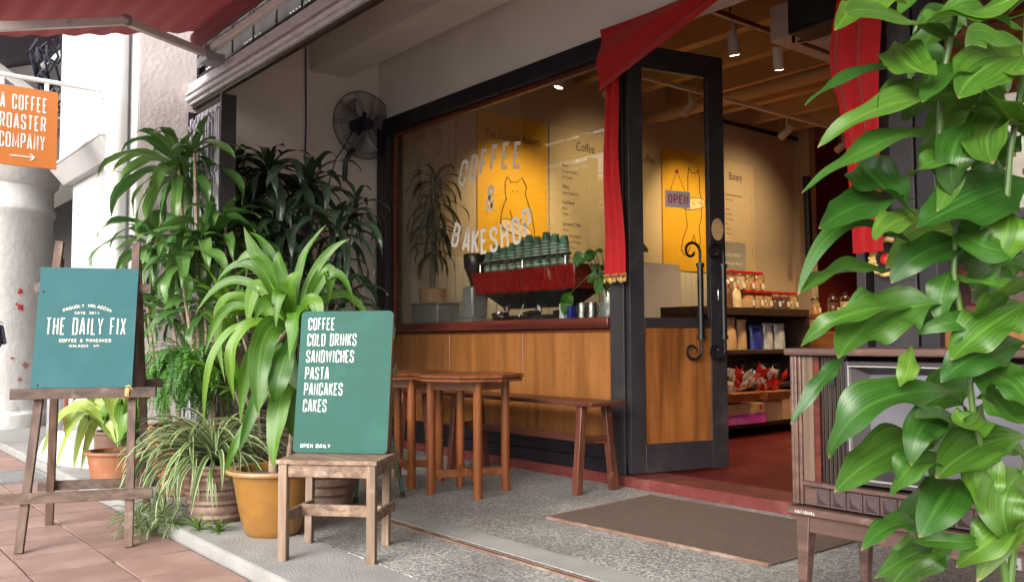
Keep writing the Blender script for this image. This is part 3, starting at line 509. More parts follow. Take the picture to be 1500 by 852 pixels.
# leaf control points (base, middle, tip, width, roll), metres
FG_LEAVES = [
 (-0.798, -2.481, 1.545, -0.829, -2.583, 1.534, -0.828, -2.697, 1.457, 0.052, 0.104),
 (-0.751, -2.354, 1.471, -0.78, -2.58, 1.498, -0.782, -2.743, 1.463, 0.062, 0.337),
 (-0.668, -2.312, 1.497, -0.717, -2.481, 1.503, -0.811, -2.496, 1.464, 0.077, -0.03),
 (-0.809, -2.391, 1.456, -0.845, -2.598, 1.399, -0.894, -2.691, 1.339, 0.042, -0.349),
 (-0.81, -2.42, 1.413, -0.818, -2.514, 1.385, -0.801, -2.608, 1.325, 0.03, 0.241),
 (-0.742, -2.324, 1.348, -0.78, -2.565, 1.342, -0.895, -2.652, 1.268, 0.06, 0.091),
 (-0.787, -2.437, 1.313, -0.816, -2.608, 1.263, -0.929, -2.655, 1.188, 0.05, -0.027),
 (-0.898, -2.504, 1.263, -0.843, -2.528, 1.207, -0.781, -2.512, 1.138, 0.077, 0.421),
 (-0.814, -2.444, 1.184, -0.861, -2.557, 1.169, -0.869, -2.696, 1.114, 0.065, 0.436),
 (-0.83, -2.385, 1.167, -0.798, -2.566, 1.129, -0.778, -2.669, 1.087, 0.042, -0.283),
 (-0.701, -2.217, 1.232, -0.724, -2.434, 1.17, -0.777, -2.53, 1.118, 0.092, -0.199),
 (-0.672, -2.274, 1.46, -0.696, -2.427, 1.41, -0.696, -2.528, 1.337, 0.082, 0.085),
 (-0.824, -2.417, 1.089, -0.887, -2.573, 1.132, -0.922, -2.683, 0.998, 0.03, 0.429),
 (-0.878, -2.437, 1.051, -0.899, -2.569, 1.046, -0.919, -2.683, 1.002, 0.055, -0.337),
 (-0.767, -2.304, 1.111, -0.8, -2.452, 1.083, -0.835, -2.514, 1.023, 0.055, 0.069),
 (-0.795, -2.357, 1.049, -0.7, -2.419, 1.019, -0.674, -2.334, 1.015, 0.04, 0.074),
 (-0.818, -2.448, 0.979, -0.858, -2.629, 0.962, -0.94, -2.648, 0.907, 0.035, 0.49),
 (-0.776, -2.428, 0.985, -0.851, -2.526, 0.96, -0.854, -2.667, 0.886, 0.09, -0.349),
 (-0.907, -2.549, 0.89, -0.926, -2.613, 0.84, -0.961, -2.656, 0.763, 0.025, -0.456),
 (-0.797, -2.354, 0.817, -0.834, -2.588, 0.806, -0.904, -2.624, 0.703, 0.065, -0.169),
 (-0.825, -2.34, 0.735, -0.862, -2.494, 0.711, -0.879, -2.65, 0.65, 0.072, 0.499),
 (-0.8, -2.396, 0.694, -0.795, -2.525, 0.696, -0.826, -2.555, 0.638, 0.055, -0.469),
 (-0.825, -2.464, 0.909, -0.808, -2.514, 0.866, -0.807, -2.546, 0.835, 0.03, -0.344),
 (-0.69, -2.306, 0.74, -0.753, -2.374, 0.718, -0.748, -2.545, 0.679, 0.075, 0.459),
 (-0.813, -2.315, 0.649, -0.778, -2.46, 0.63, -0.784, -2.538, 0.571, 0.07, 0.02),
 (-0.843, -2.384, 0.555, -0.844, -2.509, 0.58, -0.859, -2.6, 0.544, 0.037, 0.12),
 (-0.851, -2.342, 0.515, -0.827, -2.495, 0.523, -0.834, -2.602, 0.501, 0.032, 0.22),
 (-0.852, -2.459, 0.544, -0.771, -2.454, 0.555, -0.748, -2.342, 0.537, 0.025, 0.021),
 (-0.796, -2.359, 0.772, -0.777, -2.518, 0.77, -0.783, -2.56, 0.698, 0.05, 0.08),
 (-0.67, -2.307, 0.99, -0.722, -2.388, 0.94, -0.749, -2.472, 0.881, 0.072, -0.44),
 (-0.706, -2.249, 0.914, -0.731, -2.413, 0.89, -0.766, -2.477, 0.841, 0.06, -0.147),
 (-0.693, -2.26, 1.375, -0.705, -2.384, 1.306, -0.638, -2.539, 1.212, 0.075, -0.439),
 (-0.735, -2.329, 1.492, -0.683, -2.34, 1.437, -0.609, -2.453, 1.372, 0.075, -0.044),
 (-0.691, -2.27, 1.306, -0.674, -2.401, 1.335, -0.669, -2.493, 1.355, 0.062, -0.187),
 (-0.752, -2.34, 0.837, -0.708, -2.36, 0.79, -0.647, -2.431, 0.773, 0.075, -0.123),
 (-0.772, -2.296, 0.796, -0.728, -2.455, 0.769, -0.742, -2.475, 0.794, 0.05, 0.235),
 (-0.708, -2.28, 0.67, -0.703, -2.387, 0.632, -0.71, -2.346, 0.552, 0.075, -0.261),
 (-0.741, -2.345, 0.723, -0.732, -2.399, 0.667, -0.723, -2.396, 0.594, 0.055, -0.398),
 (-0.743, -2.38, 1.326, -0.737, -2.469, 1.249, -0.747, -2.438, 1.178, 0.055, -0.062),
 (-0.774, -2.353, 1.552, -0.684, -2.448, 1.509, -0.615, -2.448, 1.519, 0.075, 0.15),
 (-0.853, -2.442, 1.5, -0.784, -2.528, 1.419, -0.707, -2.582, 1.372, 0.062, -0.379),
 (-0.778, -2.373, 1.136, -0.704, -2.433, 1.087, -0.669, -2.341, 1.077, 0.05, 0.338),
 (-0.696, -2.33, 1.17, -0.683, -2.397, 1.1, -0.711, -2.39, 1.052, 0.062, 0.142),
 (-0.783, -2.318, 0.941, -0.698, -2.397, 0.989, -0.618, -2.468, 1.031, 0.055, -0.208),
 (-0.778, -2.306, 0.862, -0.687, -2.38, 0.841, -0.641, -2.414, 0.796, 0.07, -0.083),
 (-0.734, -2.285, 0.565, -0.728, -2.388, 0.555, -0.785, -2.401, 0.497, 0.057, -0.344),
 (-0.698, -2.311, 0.612, -0.722, -2.314, 0.584, -0.759, -2.378, 0.471, 0.067, 0.487),
 (-0.782, -2.385, 1.051, -0.783, -2.426, 1.004, -0.783, -2.436, 0.947, 0.042, -0.278),
 (-0.813, -2.398, 1.311, -0.76, -2.433, 1.232, -0.755, -2.496, 1.149, 0.045, 0.019),
 (-0.721, -2.367, 1.441, -0.734, -2.478, 1.397, -0.725, -2.598, 1.325, 0.057, -0.432),
 (-0.759, -2.35, 1.254, -0.754, -2.497, 1.242, -0.798, -2.512, 1.213, 0.042, -0.455),
 (-0.763, -2.277, 0.941, -0.756, -2.421, 0.953, -0.814, -2.473, 0.928, 0.032, 0.397),
 (-0.789, -2.291, 0.728, -0.775, -2.444, 0.771, -0.739, -2.63, 0.79, 0.045, 0.245),
 (-0.801, -2.25, 1.491, -0.774, -2.218, 1.509, -0.74, -2.212, 1.41, 0.075, -0.248),
 (-0.722, -2.203, 1.055, -0.755, -2.245, 1.069, -0.785, -2.299, 1.012, 0.081, 0.292),
 (-0.78, -2.061, 0.654, -0.812, -2.105, 0.697, -0.838, -2.169, 0.67, 0.057, -0.231),
 (-0.719, -2.312, 1.401, -0.764, -2.366, 1.381, -0.808, -2.428, 1.291, 0.059, -0.432),
 (-0.743, -2.14, 0.608, -0.732, -2.127, 0.608, -0.703, -2.169, 0.55, 0.066, 0.087),
 (-0.8, -2.183, 1.416, -0.852, -2.251, 1.448, -0.904, -2.322, 1.408, 0.067, -0.321),
 (-0.829, -2.113, 1.367, -0.865, -2.159, 1.383, -0.891, -2.232, 1.309, 0.069, -0.004),
 (-0.741, -2.213, 1.123, -0.778, -2.259, 1.132, -0.816, -2.309, 1.062, 0.077, -0.075),
 (-0.872, -2.053, 0.549, -0.835, -2.01, 0.571, -0.788, -2.004, 0.505, 0.063, -0.377),
 (-0.766, -2.087, 1.329, -0.797, -2.126, 1.327, -0.831, -2.17, 1.206, 0.073, 0.088),
 (-0.782, -2.356, 1.439, -0.815, -2.398, 1.454, -0.842, -2.453, 1.441, 0.083, -0.477),
 (-0.772, -2.042, 1.525, -0.805, -2.085, 1.536, -0.817, -2.189, 1.404, 0.074, -0.464),
 (-0.776, -2.073, 1.411, -0.745, -2.039, 1.451, -0.709, -2.03, 1.4, 0.057, 0.064),
 (-0.757, -2.1, 1.356, -0.816, -2.175, 1.383, -0.865, -2.277, 1.322, 0.068, -0.103),
 (-0.862, -2.063, 1.148, -0.929, -2.147, 1.152, -0.993, -2.24, 1.073, 0.079, 0.191),
 (-0.77, -2.101, 1.322, -0.816, -2.16, 1.341, -0.863, -2.223, 1.252, 0.06, 0.248),
 (-0.717, -2.198, 1.008, -0.698, -2.173, 0.996, -0.664, -2.198, 0.906, 0.061, -0.185),
 (-0.86, -2.141, 0.796, -0.889, -2.178, 0.81, -0.898, -2.259, 0.764, 0.083, -0.233),
 (-0.762, -2.312, 1.601, -0.807, -2.368, 1.609, -0.824, -2.481, 1.531, 0.065, -0.356),
 (-0.775, -2.006, 1.065, -0.819, -2.062, 1.083, -0.85, -2.154, 0.996, 0.073, 0.221),
 (-0.747, -2.131, 1.155, -0.72, -2.095, 1.128, -0.675, -2.121, 1.004, 0.063, 0.175),
 (-0.711, -2.178, 1.215, -0.765, -2.247, 1.226, -0.789, -2.383, 1.187, 0.078, 0.4),
 (-0.871, -2.124, 0.576, -0.926, -2.193, 0.573, -0.95, -2.325, 0.532, 0.058, -0.208),
 (-0.797, -2.228, 0.935, -0.834, -2.277, 0.963, -0.865, -2.341, 0.948, 0.071, 0.085),
 (-0.703, -2.181, 1.436, -0.679, -2.154, 1.465, -0.632, -2.204, 1.409, 0.059, 0.409),
 (-0.897, -2.136, 0.478, -0.951, -2.202, 0.464, -0.981, -2.315, 0.374, 0.077, 0.306),
 (-0.84, -2.179, 0.722, -0.869, -2.214, 0.707, -0.887, -2.275, 0.627, 0.071, 0.218),
 (-0.775, -2.117, 1.375, -0.835, -2.192, 1.364, -0.874, -2.315, 1.269, 0.084, -0.377),
 (-0.738, -2.095, 1.48, -0.72, -2.072, 1.476, -0.693, -2.087, 1.362, 0.076, -0.188),
 (-0.812, -2.217, 1.566, -0.85, -2.264, 1.567, -0.883, -2.328, 1.446, 0.067, -0.117),
 (-0.755, -2.06, 1.652, -0.802, -2.12, 1.667, -0.838, -2.211, 1.612, 0.066, 0.041),
 (-0.733, -2.199, 1.204, -0.764, -2.239, 1.217, -0.768, -2.341, 1.19, 0.059, 0.227),
 (-0.849, -2.139, 1.437, -0.829, -2.113, 1.438, -0.808, -2.096, 1.318, 0.074, -0.102),
 (-0.784, -2.287, 1.37, -0.825, -2.34, 1.398, -0.838, -2.453, 1.335, 0.056, 0.391)]
FG_STEMS = [[(-0.732, -2.307, 0.442), (-0.741, -2.328, 0.557), (-0.748, -2.346, 0.659), (-0.759, -2.37, 0.787), (-0.761, -2.385, 0.915), (-0.769, -2.406, 1.043), (-0.763, -2.406, 1.132)], [(-0.76, -2.377, 0.838), (-0.73, -2.352, 0.979), (-0.707, -2.336, 1.119), (-0.692, -2.331, 1.272), (-0.669, -2.316, 1.425), (-0.659, -2.315, 1.553)], [(-0.731, -2.307, 0.455), (-0.716, -2.299, 0.583), (-0.693, -2.284, 0.736), (-0.681, -2.285, 0.914)], [(-0.763, -2.406, 1.132), (-0.777, -2.435, 1.26), (-0.767, -2.435, 1.4), (-0.745, -2.419, 1.528), (-0.733, -2.412, 1.604)]]
CORN_LEAVES = [
 (-4.038, -2.21, 1.002, -4.11, -2.322, 1.252, -4.164, -2.41, 1.479, 0.087, 0.449),
 (-4.037, -2.211, 1.019, -4.135, -2.268, 1.189, -4.185, -2.303, 1.428, 0.073, -0.117),
 (-4.033, -2.206, 1.019, -4.06, -2.26, 1.252, -4.063, -2.274, 1.358, 0.073, 0.053),
 (-4.029, -2.2, 1.012, -4.0, -2.188, 1.285, -3.911, -2.096, 1.487, 0.047, 0.083),
 (-4.018, -2.188, 1.019, -3.948, -2.124, 1.284, -3.843, -2.006, 1.417, 0.05, 0.134),
 (-4.012, -2.18, 1.019, -3.921, -2.089, 1.268, -3.928, -2.081, 1.078, 0.08, 0.477),
 (-4.013, -2.179, 1.002, -3.907, -2.071, 1.251, -3.842, -1.975, 1.084, 0.053, 0.187),
 (-4.043, -2.219, 1.019, -4.113, -2.332, 1.319, -4.198, -2.435, 1.293, 0.067, -0.201),
 (-4.044, -2.219, 1.013, -4.146, -2.37, 1.286, -4.258, -2.502, 1.213, 0.053, 0.36),
 (-4.05, -2.226, 1.013, -4.191, -2.419, 1.219, -4.335, -2.582, 1.048, 0.05, -0.016),
 (-4.05, -2.226, 1.006, -4.134, -2.346, 1.186, -4.174, -2.375, 0.96, 0.087, 0.101),
 (-4.038, -2.21, 0.993, -3.952, -2.308, 1.146, -3.937, -2.339, 0.984, 0.08, 0.227),
 (-4.03, -2.2, 0.986, -3.888, -2.267, 1.048, -3.867, -2.302, 0.831, 0.1, -0.498),
 (-4.055, -2.231, 0.993, -3.94, -2.401, 0.92, -3.892, -2.437, 0.572, 0.133, 0.27),
 (-4.032, -2.198, 0.953, -3.892, -2.33, 0.793, -3.901, -2.358, 0.63, 0.12, 0.162),
 (-4.066, -2.244, 0.993, -4.11, -2.455, 0.953, -4.135, -2.457, 0.635, 0.073, -0.008),
 (-4.075, -2.249, 0.92, -4.014, -2.39, 0.663, -4.034, -2.471, 0.407, 0.073, 0.024),
 (-4.048, -2.204, 0.787, -3.928, -2.326, 0.601, -3.899, -2.362, 0.336, 0.113, -0.039),
 (-4.097, -2.283, 0.993, -4.165, -2.52, 0.921, -4.23, -2.565, 0.515, 0.047, -0.307),
 (-4.043, -2.219, 1.019, -4.195, -2.243, 1.33, -4.341, -2.309, 1.476, 0.06, 0.03),
 (-4.023, -2.193, 1.019, -3.971, -1.981, 1.156, -3.926, -1.831, 0.987, 0.053, -0.463),
 (-4.066, -2.244, 0.986, -4.316, -2.403, 1.091, -4.412, -2.501, 0.853, 0.06, 0.0),
 (-4.048, -2.216, 0.919, -3.966, -2.251, 0.66, -3.95, -2.246, 0.467, 0.113, 0.146),
 (-4.079, -2.254, 0.92, -4.185, -2.348, 0.853, -4.238, -2.384, 0.52, 0.087, -0.056),
 (-4.099, -2.261, 0.72, -4.128, -2.434, 0.466, -4.178, -2.478, 0.272, 0.047, 0.066),
 (-4.03, -2.2, 0.992, -3.874, -2.177, 1.114, -3.852, -2.164, 0.919, 0.08, 0.459),
 (-4.054, -2.232, 1.019, -3.959, -2.362, 1.112, -3.962, -2.436, 1.015, 0.073, 0.392),
 (-4.037, -2.211, 1.019, -3.989, -2.246, 1.182, -3.927, -2.223, 1.245, 0.073, -0.364),
 (-4.044, -2.218, 1.003, -4.384, -2.412, 1.127, -4.403, -2.399, 0.714, 0.067, 0.292),
 (-4.035, -2.205, 0.986, -4.078, -2.093, 0.919, -4.125, -2.121, 0.579, 0.1, 0.123)]
LOW_LEAVES = [
 (-6.037, -2.477, 0.27, -6.202, -2.605, 0.506, -6.332, -2.769, 0.092, 0.089, -0.507),
 (-6.141, -2.449, 0.259, -6.355, -2.61, 0.475, -6.3, -2.72, 0.309, 0.071, 0.445),
 (-6.186, -2.459, 0.3, -6.209, -2.685, 0.509, -6.523, -2.813, 0.173, 0.062, 0.121),
 (-6.222, -2.429, 0.295, -6.284, -2.583, 0.412, -6.366, -2.648, 0.077, 0.071, -0.188),
 (-6.19, -2.429, 0.297, -6.287, -2.52, 0.43, -6.365, -2.607, 0.064, 0.053, -0.076),
 (-6.193, -2.444, 0.254, -6.199, -2.566, 0.57, -6.174, -2.664, 0.662, 0.071, -0.549),
 (-6.037, -2.469, 0.269, -6.068, -2.496, 0.573, -6.142, -2.601, 0.596, 0.08, -0.003),
 (-6.161, -2.423, 0.255, -6.124, -2.461, 0.613, -6.123, -2.505, 0.725, 0.089, 0.179),
 (-6.069, -2.435, 0.264, -6.051, -2.398, 0.658, -6.081, -2.348, 0.745, 0.098, -0.118),
 (-6.037, -2.436, 0.267, -6.121, -2.333, 0.519, -6.073, -2.323, 0.432, 0.089, -0.16),
 (-6.1, -2.452, 0.263, -6.182, -2.528, 0.525, -6.264, -2.596, 0.391, 0.062, -0.331),
 (-6.013, -2.463, 0.262, -6.019, -2.424, 0.485, -6.118, -2.379, 0.655, 0.089, -0.428),
 (-6.103, -2.426, 0.238, -6.085, -2.51, 0.486, -6.122, -2.539, 0.354, 0.08, -0.395),
 (-6.095, -2.437, 0.262, -5.952, -2.361, 0.573, -5.891, -2.338, 0.662, 0.089, -0.468),
 (-6.057, -2.463, 0.245, -6.107, -2.442, 0.481, -6.01, -2.465, 0.531, 0.098, -0.573),
 (-6.096, -2.419, 0.217, -6.024, -2.358, 0.394, -6.056, -2.296, 0.299, 0.071, -0.539),
 (-6.098, -2.44, 0.262, -6.148, -2.539, 0.659, -6.198, -2.708, 0.533, 0.071, 0.559)]
TALL_CROWNS = [
 (-6.533, -1.95, 2.22, 0.6, 30.0, 0.05),
 (-6.353, -1.9, 2.322, 0.4, 9.0, 0.04),
 (-6.764, -2.05, 1.707, 0.5, 24.0, 0.05),
 (-6.118, -1.9, 1.657, 0.48, 24.0, 0.05),
 (-6.044, -2.1, 1.52, 0.45, 20.0, 0.045),
 (-6.133, -1.75, 1.742, 0.45, 18.0, 0.045),
 (-6.561, -2.15, 1.215, 0.4, 24.0, 0.028),
 (-6.349, -2.05, 1.162, 0.42, 22.0, 0.03),
 (-5.959, -1.95, 1.198, 0.4, 20.0, 0.035)]
DARK_CROWNS = [
 (-6.535, -1.25, 2.28, 0.52, 26.0, 0.05),
 (-6.333, -1.0, 2.187, 0.5, 24.0, 0.045),
 (-6.068, -0.9, 1.802, 0.5, 24.0, 0.042),
 (-6.322, -1.2, 1.805, 0.48, 24.0, 0.05),
 (-6.672, -1.3, 1.996, 0.45, 20.0, 0.055),
 (-6.146, -1.0, 1.437, 0.5, 26.0, 0.045),
 (-6.978, -1.35, 2.365, 0.4, 14.0, 0.06),
 (-6.209, -1.3, 1.274, 0.45, 22.0, 0.05),
 (-5.723, -1.05, 1.212, 0.42, 22.0, 0.035),
 (-6.076, -0.75, 1.975, 0.35, 14.0, 0.035)]
YOUNG_CROWNS = [
 (-5.038, -2.1, 1.1, 0.22, 22.0, 0.03),
 (-5.578, -2.0, 1.226, 0.25, 18.0, 0.03),
 (-4.722, -2.2, 0.697, 0.3, 20.0, 0.035),
 (-5.058, -2.15, 0.901, 0.28, 18.0, 0.035)]
# ------------------------------------------------------------------ ground
def struct(o): o['kind'] = 'structure'; return o
struct(B(-120, 90, -90, 60, -.3, -.13).build('road', 'road_bounce_pale', smooth=False))
pav = B(-40, 8, -5.4, -2.6, -.2, -.062).build('pavement', 'grout', smooth=False); struct(pav)
B(-40, 8, -5.55, -5.4, -.2, -.03).build('kerb', 'concrete', pav, bevel=.01)
TS = .335
tile_me = []
for v in range(4):
    mb = MB(); q = [R(-.0025, .0025) for _ in range(4)]
    mb.hexa([(-TS / 2, -TS / 2, -.02), (TS / 2, -TS / 2, -.02), (TS / 2, TS / 2, -.02), (-TS / 2, TS / 2, -.02), (-TS / 2 + .003, -TS / 2 + .003, .012 + q[0]), (TS / 2 - .003, -TS / 2 + .003, .012 + q[1]), (TS / 2 - .003, TS / 2 - .003, .012 + q[2]), (-TS / 2 + .003, TS / 2 - .003, .012 + q[3])])
    tile_me.append(mb.mesh('tile', 'terracotta_tile', smooth=False))
for j in range(7):
    y = -2.62 - .343 * (j + .5)
    for i in range(29 if j < 5 else 14):
        x = -2.95 - .343 * (i + .5) + .11
        if -7.75 < x < -7.1 and -2.95 < y < -2.6: continue
        o = bpy.data.objects.new('tile', random.choice(tile_me)); COL.objects.link(o); o.parent = pav; o.location = (x + R(-.001, .001), y, -.062); o.rotation_euler = (0, 0, random.choice([0, PI / 2, PI, -PI / 2]))
B(-2.9, 8, -5.4, -2.62, -.08, -.055).build('paving_beyond', 'terracotta_tile', pav)
B(-40, -12.85, -5.4, -2.58, -.19, -.052).build('concrete_apron', 'concrete_smooth', pav); B(-40, -9.4, -2.58, .1, -.19, -.052).build('concrete_apron', 'concrete_smooth', pav)
dr = thing('drain_grate', 'grey slotted metal drain grate set in the terracotta tiles by the white pier', 'drain grate', (-7.43, -2.79, -.05))
mb = MB(); mb.box(-7.77, -7.09, -2.95, -2.93, -.075, -.046).box(-7.77, -7.09, -2.645, -2.625, -.075, -.046).box(-7.77, -7.75, -2.93, -2.645, -.075, -.046).box(-7.11, -7.09, -2.93, -2.645, -.075, -.046); mb.build('frame', 'metal_grey', dr, smooth=False)
for i in range(20): B(-7.74 + i * .0325, -7.72 + i * .0325, -2.93, -2.645, -.07, -.05).build('slat', 'metal_grey', dr, smooth=False)
B(-7.75, -7.11, -2.93, -2.645, -.075, -.072).build('sump', 'rubber', dr, smooth=False)
# five foot way
pf = B(-9.4, 8, -2.18, .06, -.25, 0).build('walkway_floor', 'terrazzo', smooth=False); struct(pf)
mb = MB(); mb.box(-9.4, 8, -2.6, -2.18, -.25, .002); mb.build('kerb_strip', 'concrete', pf, bevel=.018)
B(-9.4, 8, -1.66, -1.5, -.01, .0035).build('smooth_strip', 'concrete_smooth', pf, smooth=False)
tr = thing('gate_track', 'rusty brown sliding gate rail set into the grey terrazzo floor', 'rail', (-3, -1.7, 0))
B(-7, 8, -1.725, -1.715, -.005, .008).build('rail', 'pot_brown', tr, smooth=False); B(-7, 8, -1.7, -1.69, -.005, .008).build('rail', 'pot_brown', tr, smooth=False); B(-7, 8, -1.715, -1.7, -.004, .0045).build('groove', 'rubber', tr, smooth=False)
# ------------------------------------------------------------------ the shophouse
sh = thing('shophouse', 'beige plastered cafe shophouse with dark framed shopfront and red step', 'building', (-4, 0, 0))
B(-7.12, -3.96, .06, .26, 2.94, 3.62).build('upper_wall', 'plaster_beige', sh, smooth=False)
B(-3.96, -2.2, .06, .26, 2.94, 3.62).build('door_lintel', 'plaster_beige', sh, smooth=False)
B(-2.2, 3.5, .06, .26, 2.94, 3.62).build('upper_wall', 'plaster_beige', sh, smooth=False)
B(-7.32, -7.12, -1.72, .26, 0, 3.8).build('end_wall', 'plaster_beige', sh, smooth=False)
B(-7.12, -7.085, -1.7, -.64, 0, 3.3).build('pilaster_strip', 'plaster_beige', sh, smooth=False)
B(-7.12, 3.5, -.64, -.27, 3.3, 3.8).build('ceiling_beam', 'plaster_beige', sh, smooth=False)
B(-7.12, 3.5, -1.72, .3, 3.62, 3.9).build('porch_ceiling', 'plaster_beige', sh, smooth=False)
B(-7.12, 3.5, -1.76, -1.69, 2.76, 2.93).build('rail_beam', 'beam_paint', sh, bevel=.006)
mb = MB(); mb.tube([(-7.1, -1.775, 2.80), (3.5, -1.775, 2.80)], .018, 8); mb.box(-7.1, 3.5, -1.79, -1.76, 2.835, 2.85); mb.build('beam_moulding', 'beam_paint', sh)
B(-7.1, 3.5, -1.735, -1.70, 2.735, 2.757).build('gate_header', 'wood_shelf', sh, smooth=False)
B(-7.12, 3.5, -1.62, -1.56, 2.93, 3.7).build('grille_backing', 'grille_wall', sh, smooth=False)
B(-9.2, 3.5, -1.8, -1.55, 3.55, 8.5).build('upper_facade', 'plaster_white', sh, smooth=False)
# ironwork over the beam
mb = MB()
for z in (2.99, 3.2, 3.42): mb.box(-7.1, 3.5, -1.70, -1.69, z, z + .012)
for k in range(26):
    x = -6.95 + k * .38
    if x > 3: break
    mb.tube([(x + .1 * math.cos(t), -1.695, 3.31 + .1 * math.sin(t)) for t in [PI * (1 + q / 10) for q in range(11)]], .009, 6)
    mb.box(x - .008, x + .008, -1.70, -1.69, 2.93, 3.21)
    mb.tube([(x + .19 + .07 * math.cos(t), -1.695, 3.42 - .13 * math.sin(t)) for t in [PI * q / 8 for q in range(9)]], .008, 6)
mb.build('scroll_grille', 'iron_black', sh)['kind'] = 'stuff'
mb = MB()
for k in range(24):
    for q in range(7):
        if k % 2 == 0: mb.ball((-6.85 + k * .38 + q * .045, -1.64, 3.06), .009, 6)
mb.build('white_bead', 'white_paint', sh)['kind'] = 'stuff'  # rows of small white beads behind the ironwork
# pier with cornice
pier = thing('pier', 'thick white plastered pier between the shopfronts, rough textured on its shaded side', 'pier', (-7.8, -1.9, 0))
B(-8.85, -6.9, -2.15, -1.7, -.06, 4.4).build('shaft', 'plaster_white', pier, bevel=.012)
B(-6.898, -6.893, -2.13, -1.705, .0, 3.6).build('shade_tint_face', 'plaster_shade_tint', pier, smooth=False)  # thin sheet, this side's shade put into its colour
mb = MB(); mb.hexa([(-8.9, -2.22, 2.36), (-7.22, -2.22, 2.36), (-7.22, -2.1, 2.36), (-8.9, -2.1, 2.36), (-8.95, -2.33, 2.5), (-7.22, -2.33, 2.5), (-7.22, -2.1, 2.5), (-8.95, -2.1, 2.5)]).box(-8.95, -7.22, -2.34, -2.1, 2.5, 2.53); mb.build('cornice', 'plaster_white', pier, bevel=.008)
B(-8.9, -7.22, -2.26, -2.12, 2.53, 4.4).build('upper_panel', 'plaster_white', pier, bevel=.01)
mb = MB(); mb.lathe([(.9, 0), (.9, .05), (.82, .16), (.7, .24), (.6, .27)], (0, 0, 0), 20); mb.v = [Vector((-7.75 + v.x * .95, -2.2 + v.y * .42, v.z - .055)) for v in mb.v]; mb.build('plinth', 'plaster_white', pier)
pipe = thing('drainpipe', 'fat white drainpipe running down the front of the white pier', 'pipe', (-7.08, -2.23, 0))
MB().tube([(-7.08, -2.24, -.05), (-7.08, -2.24, 4.4)], .075, 18).build('pipe', 'white_paint', pipe)
for z in (.9, 2.2, 3.4): MB().lathe([(.078, 0), (.084, .004), (.084, .04), (.078, .044)], (-7.08, -2.24, z), 18).build('bracket', 'white_paint', pipe)
gp = thing('drainpipe', 'grey metal pipe standing on the pavement left of the white pier', 'pipe', (-7.86, -2.44, 0))
MB().tube([(-7.9, -2.45, -.05), (-7.9, -2.45, .62), (-8.05, -2.3, .75)], .06, 14).build('pipe', 'metal_grey', gp)
thin = MB().tube([(-7.75, -2.4, -.05), (-7.75, -2.4, .62)], .017, 8).build('conduit', 'wood_trim'); tag(thin, 'thin brown conduit beside the grey metal pipe at the pier', 'pipe')
wr = MB().tube([(-7.07, -.7, 3.6), (-7.068, -.69, 2.8), (-7.068, -.7, 2.2), (-7.068, -.72, 1.6)], .007, 6).build('wall_cable', 'cable'); tag(wr, 'thin dark cable hanging down the beige porch end wall', 'cable')
# step & interior floor
B(-7.12, 3.5, 0.0, .3, -.02, .066).build('step', 'red_cement_step', sh, bevel=.008)
inf = B(-7.12, 3.5, .3, 12, -.02, .063).build('shop_floor', 'red_cement', sh, smooth=False)
# window ---------------------------------------------------------
win = MB(); win.box(-7.07, -6.91, .02, .16, .1, 2.81).box(-7.07, -3.96, .02, .16, 2.81, 2.937).box(-6.91, -3.96, .03, .15, .066, .15)
win.build('shop_window_frame', 'frame_dark', sh, bevel=.004)
jb = B(-4.085, -3.96, .02, .16, .066, 2.81).build('door_jamb', 'frame_grey', sh, bevel=.004)
mb = MB(); mb.box(-6.908, -6.875, .09, .13, 1.07, 2.808).box(-6.875, -4.088, .09, .13, 2.775, 2.808); mb.build('window_bead', 'wood_trim', sh, bevel=.002)
B(-6.91, -4.087, .0, .2, 1.0, 1.072).build('window_sill', 'wood_red', sh, bevel=.006)
B(-6.91, -4.087, .06, .1, .975, .998).build('sill_trim', 'wood_trim', sh, bevel=.003)
gl = B(-6.873, -4.088, .108, .114, 1.073, 2.774).build('window_pane', 'glass', sh, smooth=False)
for x0, x1 in ((-6.905, -5.985), (-5.965, -5.045), (-5.025, -4.09)): B(x0, x1, .07, .09, .24, .973).build('panel', 'wood_panel', sh, smooth=False)
B(-6.908, -4.088, .092, .13, .2, .99).build('panel_backing', 'wood_trim', sh, smooth=False)
for x in (-5.975, -5.035): B(x - .012, x + .012, .062, .088, .24, .973).build('panel_bead', 'wood_panel', sh, bevel=.004)
B(-6.908, -4.088, .04, .1, .152, .235).build('skirting', 'frame_dark', sh, bevel=.004)
# window lettering: grey vinyl on the outside of the pane
for ch, x, z, h, lean in [('C', -5.86, 2.185, .215, 24), ('O', -5.71, 2.205, .215, 17), ('F', -5.565, 2.225, .21, 13), ('F', -5.42, 2.24, .205, 10), ('E', -5.28, 2.235, .205, 9), ('E', -5.14, 2.215, .205, 10), ('&', -5.49, 1.935, .2, 12),
        ('B', -5.96, 1.69, .20, 23), ('A', -5.80, 1.635, .205, 12), ('K', -5.67, 1.61, .2, 6), ('E', -5.545, 1.60, .2, 0), ('S', -5.42, 1.605, .2, -4), ('H', -5.28, 1.62, .215, -7), ('O', -5.135, 1.64, .215, -9), ('P', -5.0, 1.685, .22, -12)]:
    a = rad(-lean * .8); ex = Vector((math.cos(a), 0, math.sin(a))); ey = Vector((-math.sin(a), 0, math.cos(a))); O = Vector((x, .104, z)) - ex * .05
    mb = MB(); glyph(mb, ch, .100, h, .029, lambda px_, py_, l_: O + ex * px_ + ey * py_ - Vector((0, l_, 0)))
    mb.build('letter', 'vinyl_grey', sh, smooth=False)
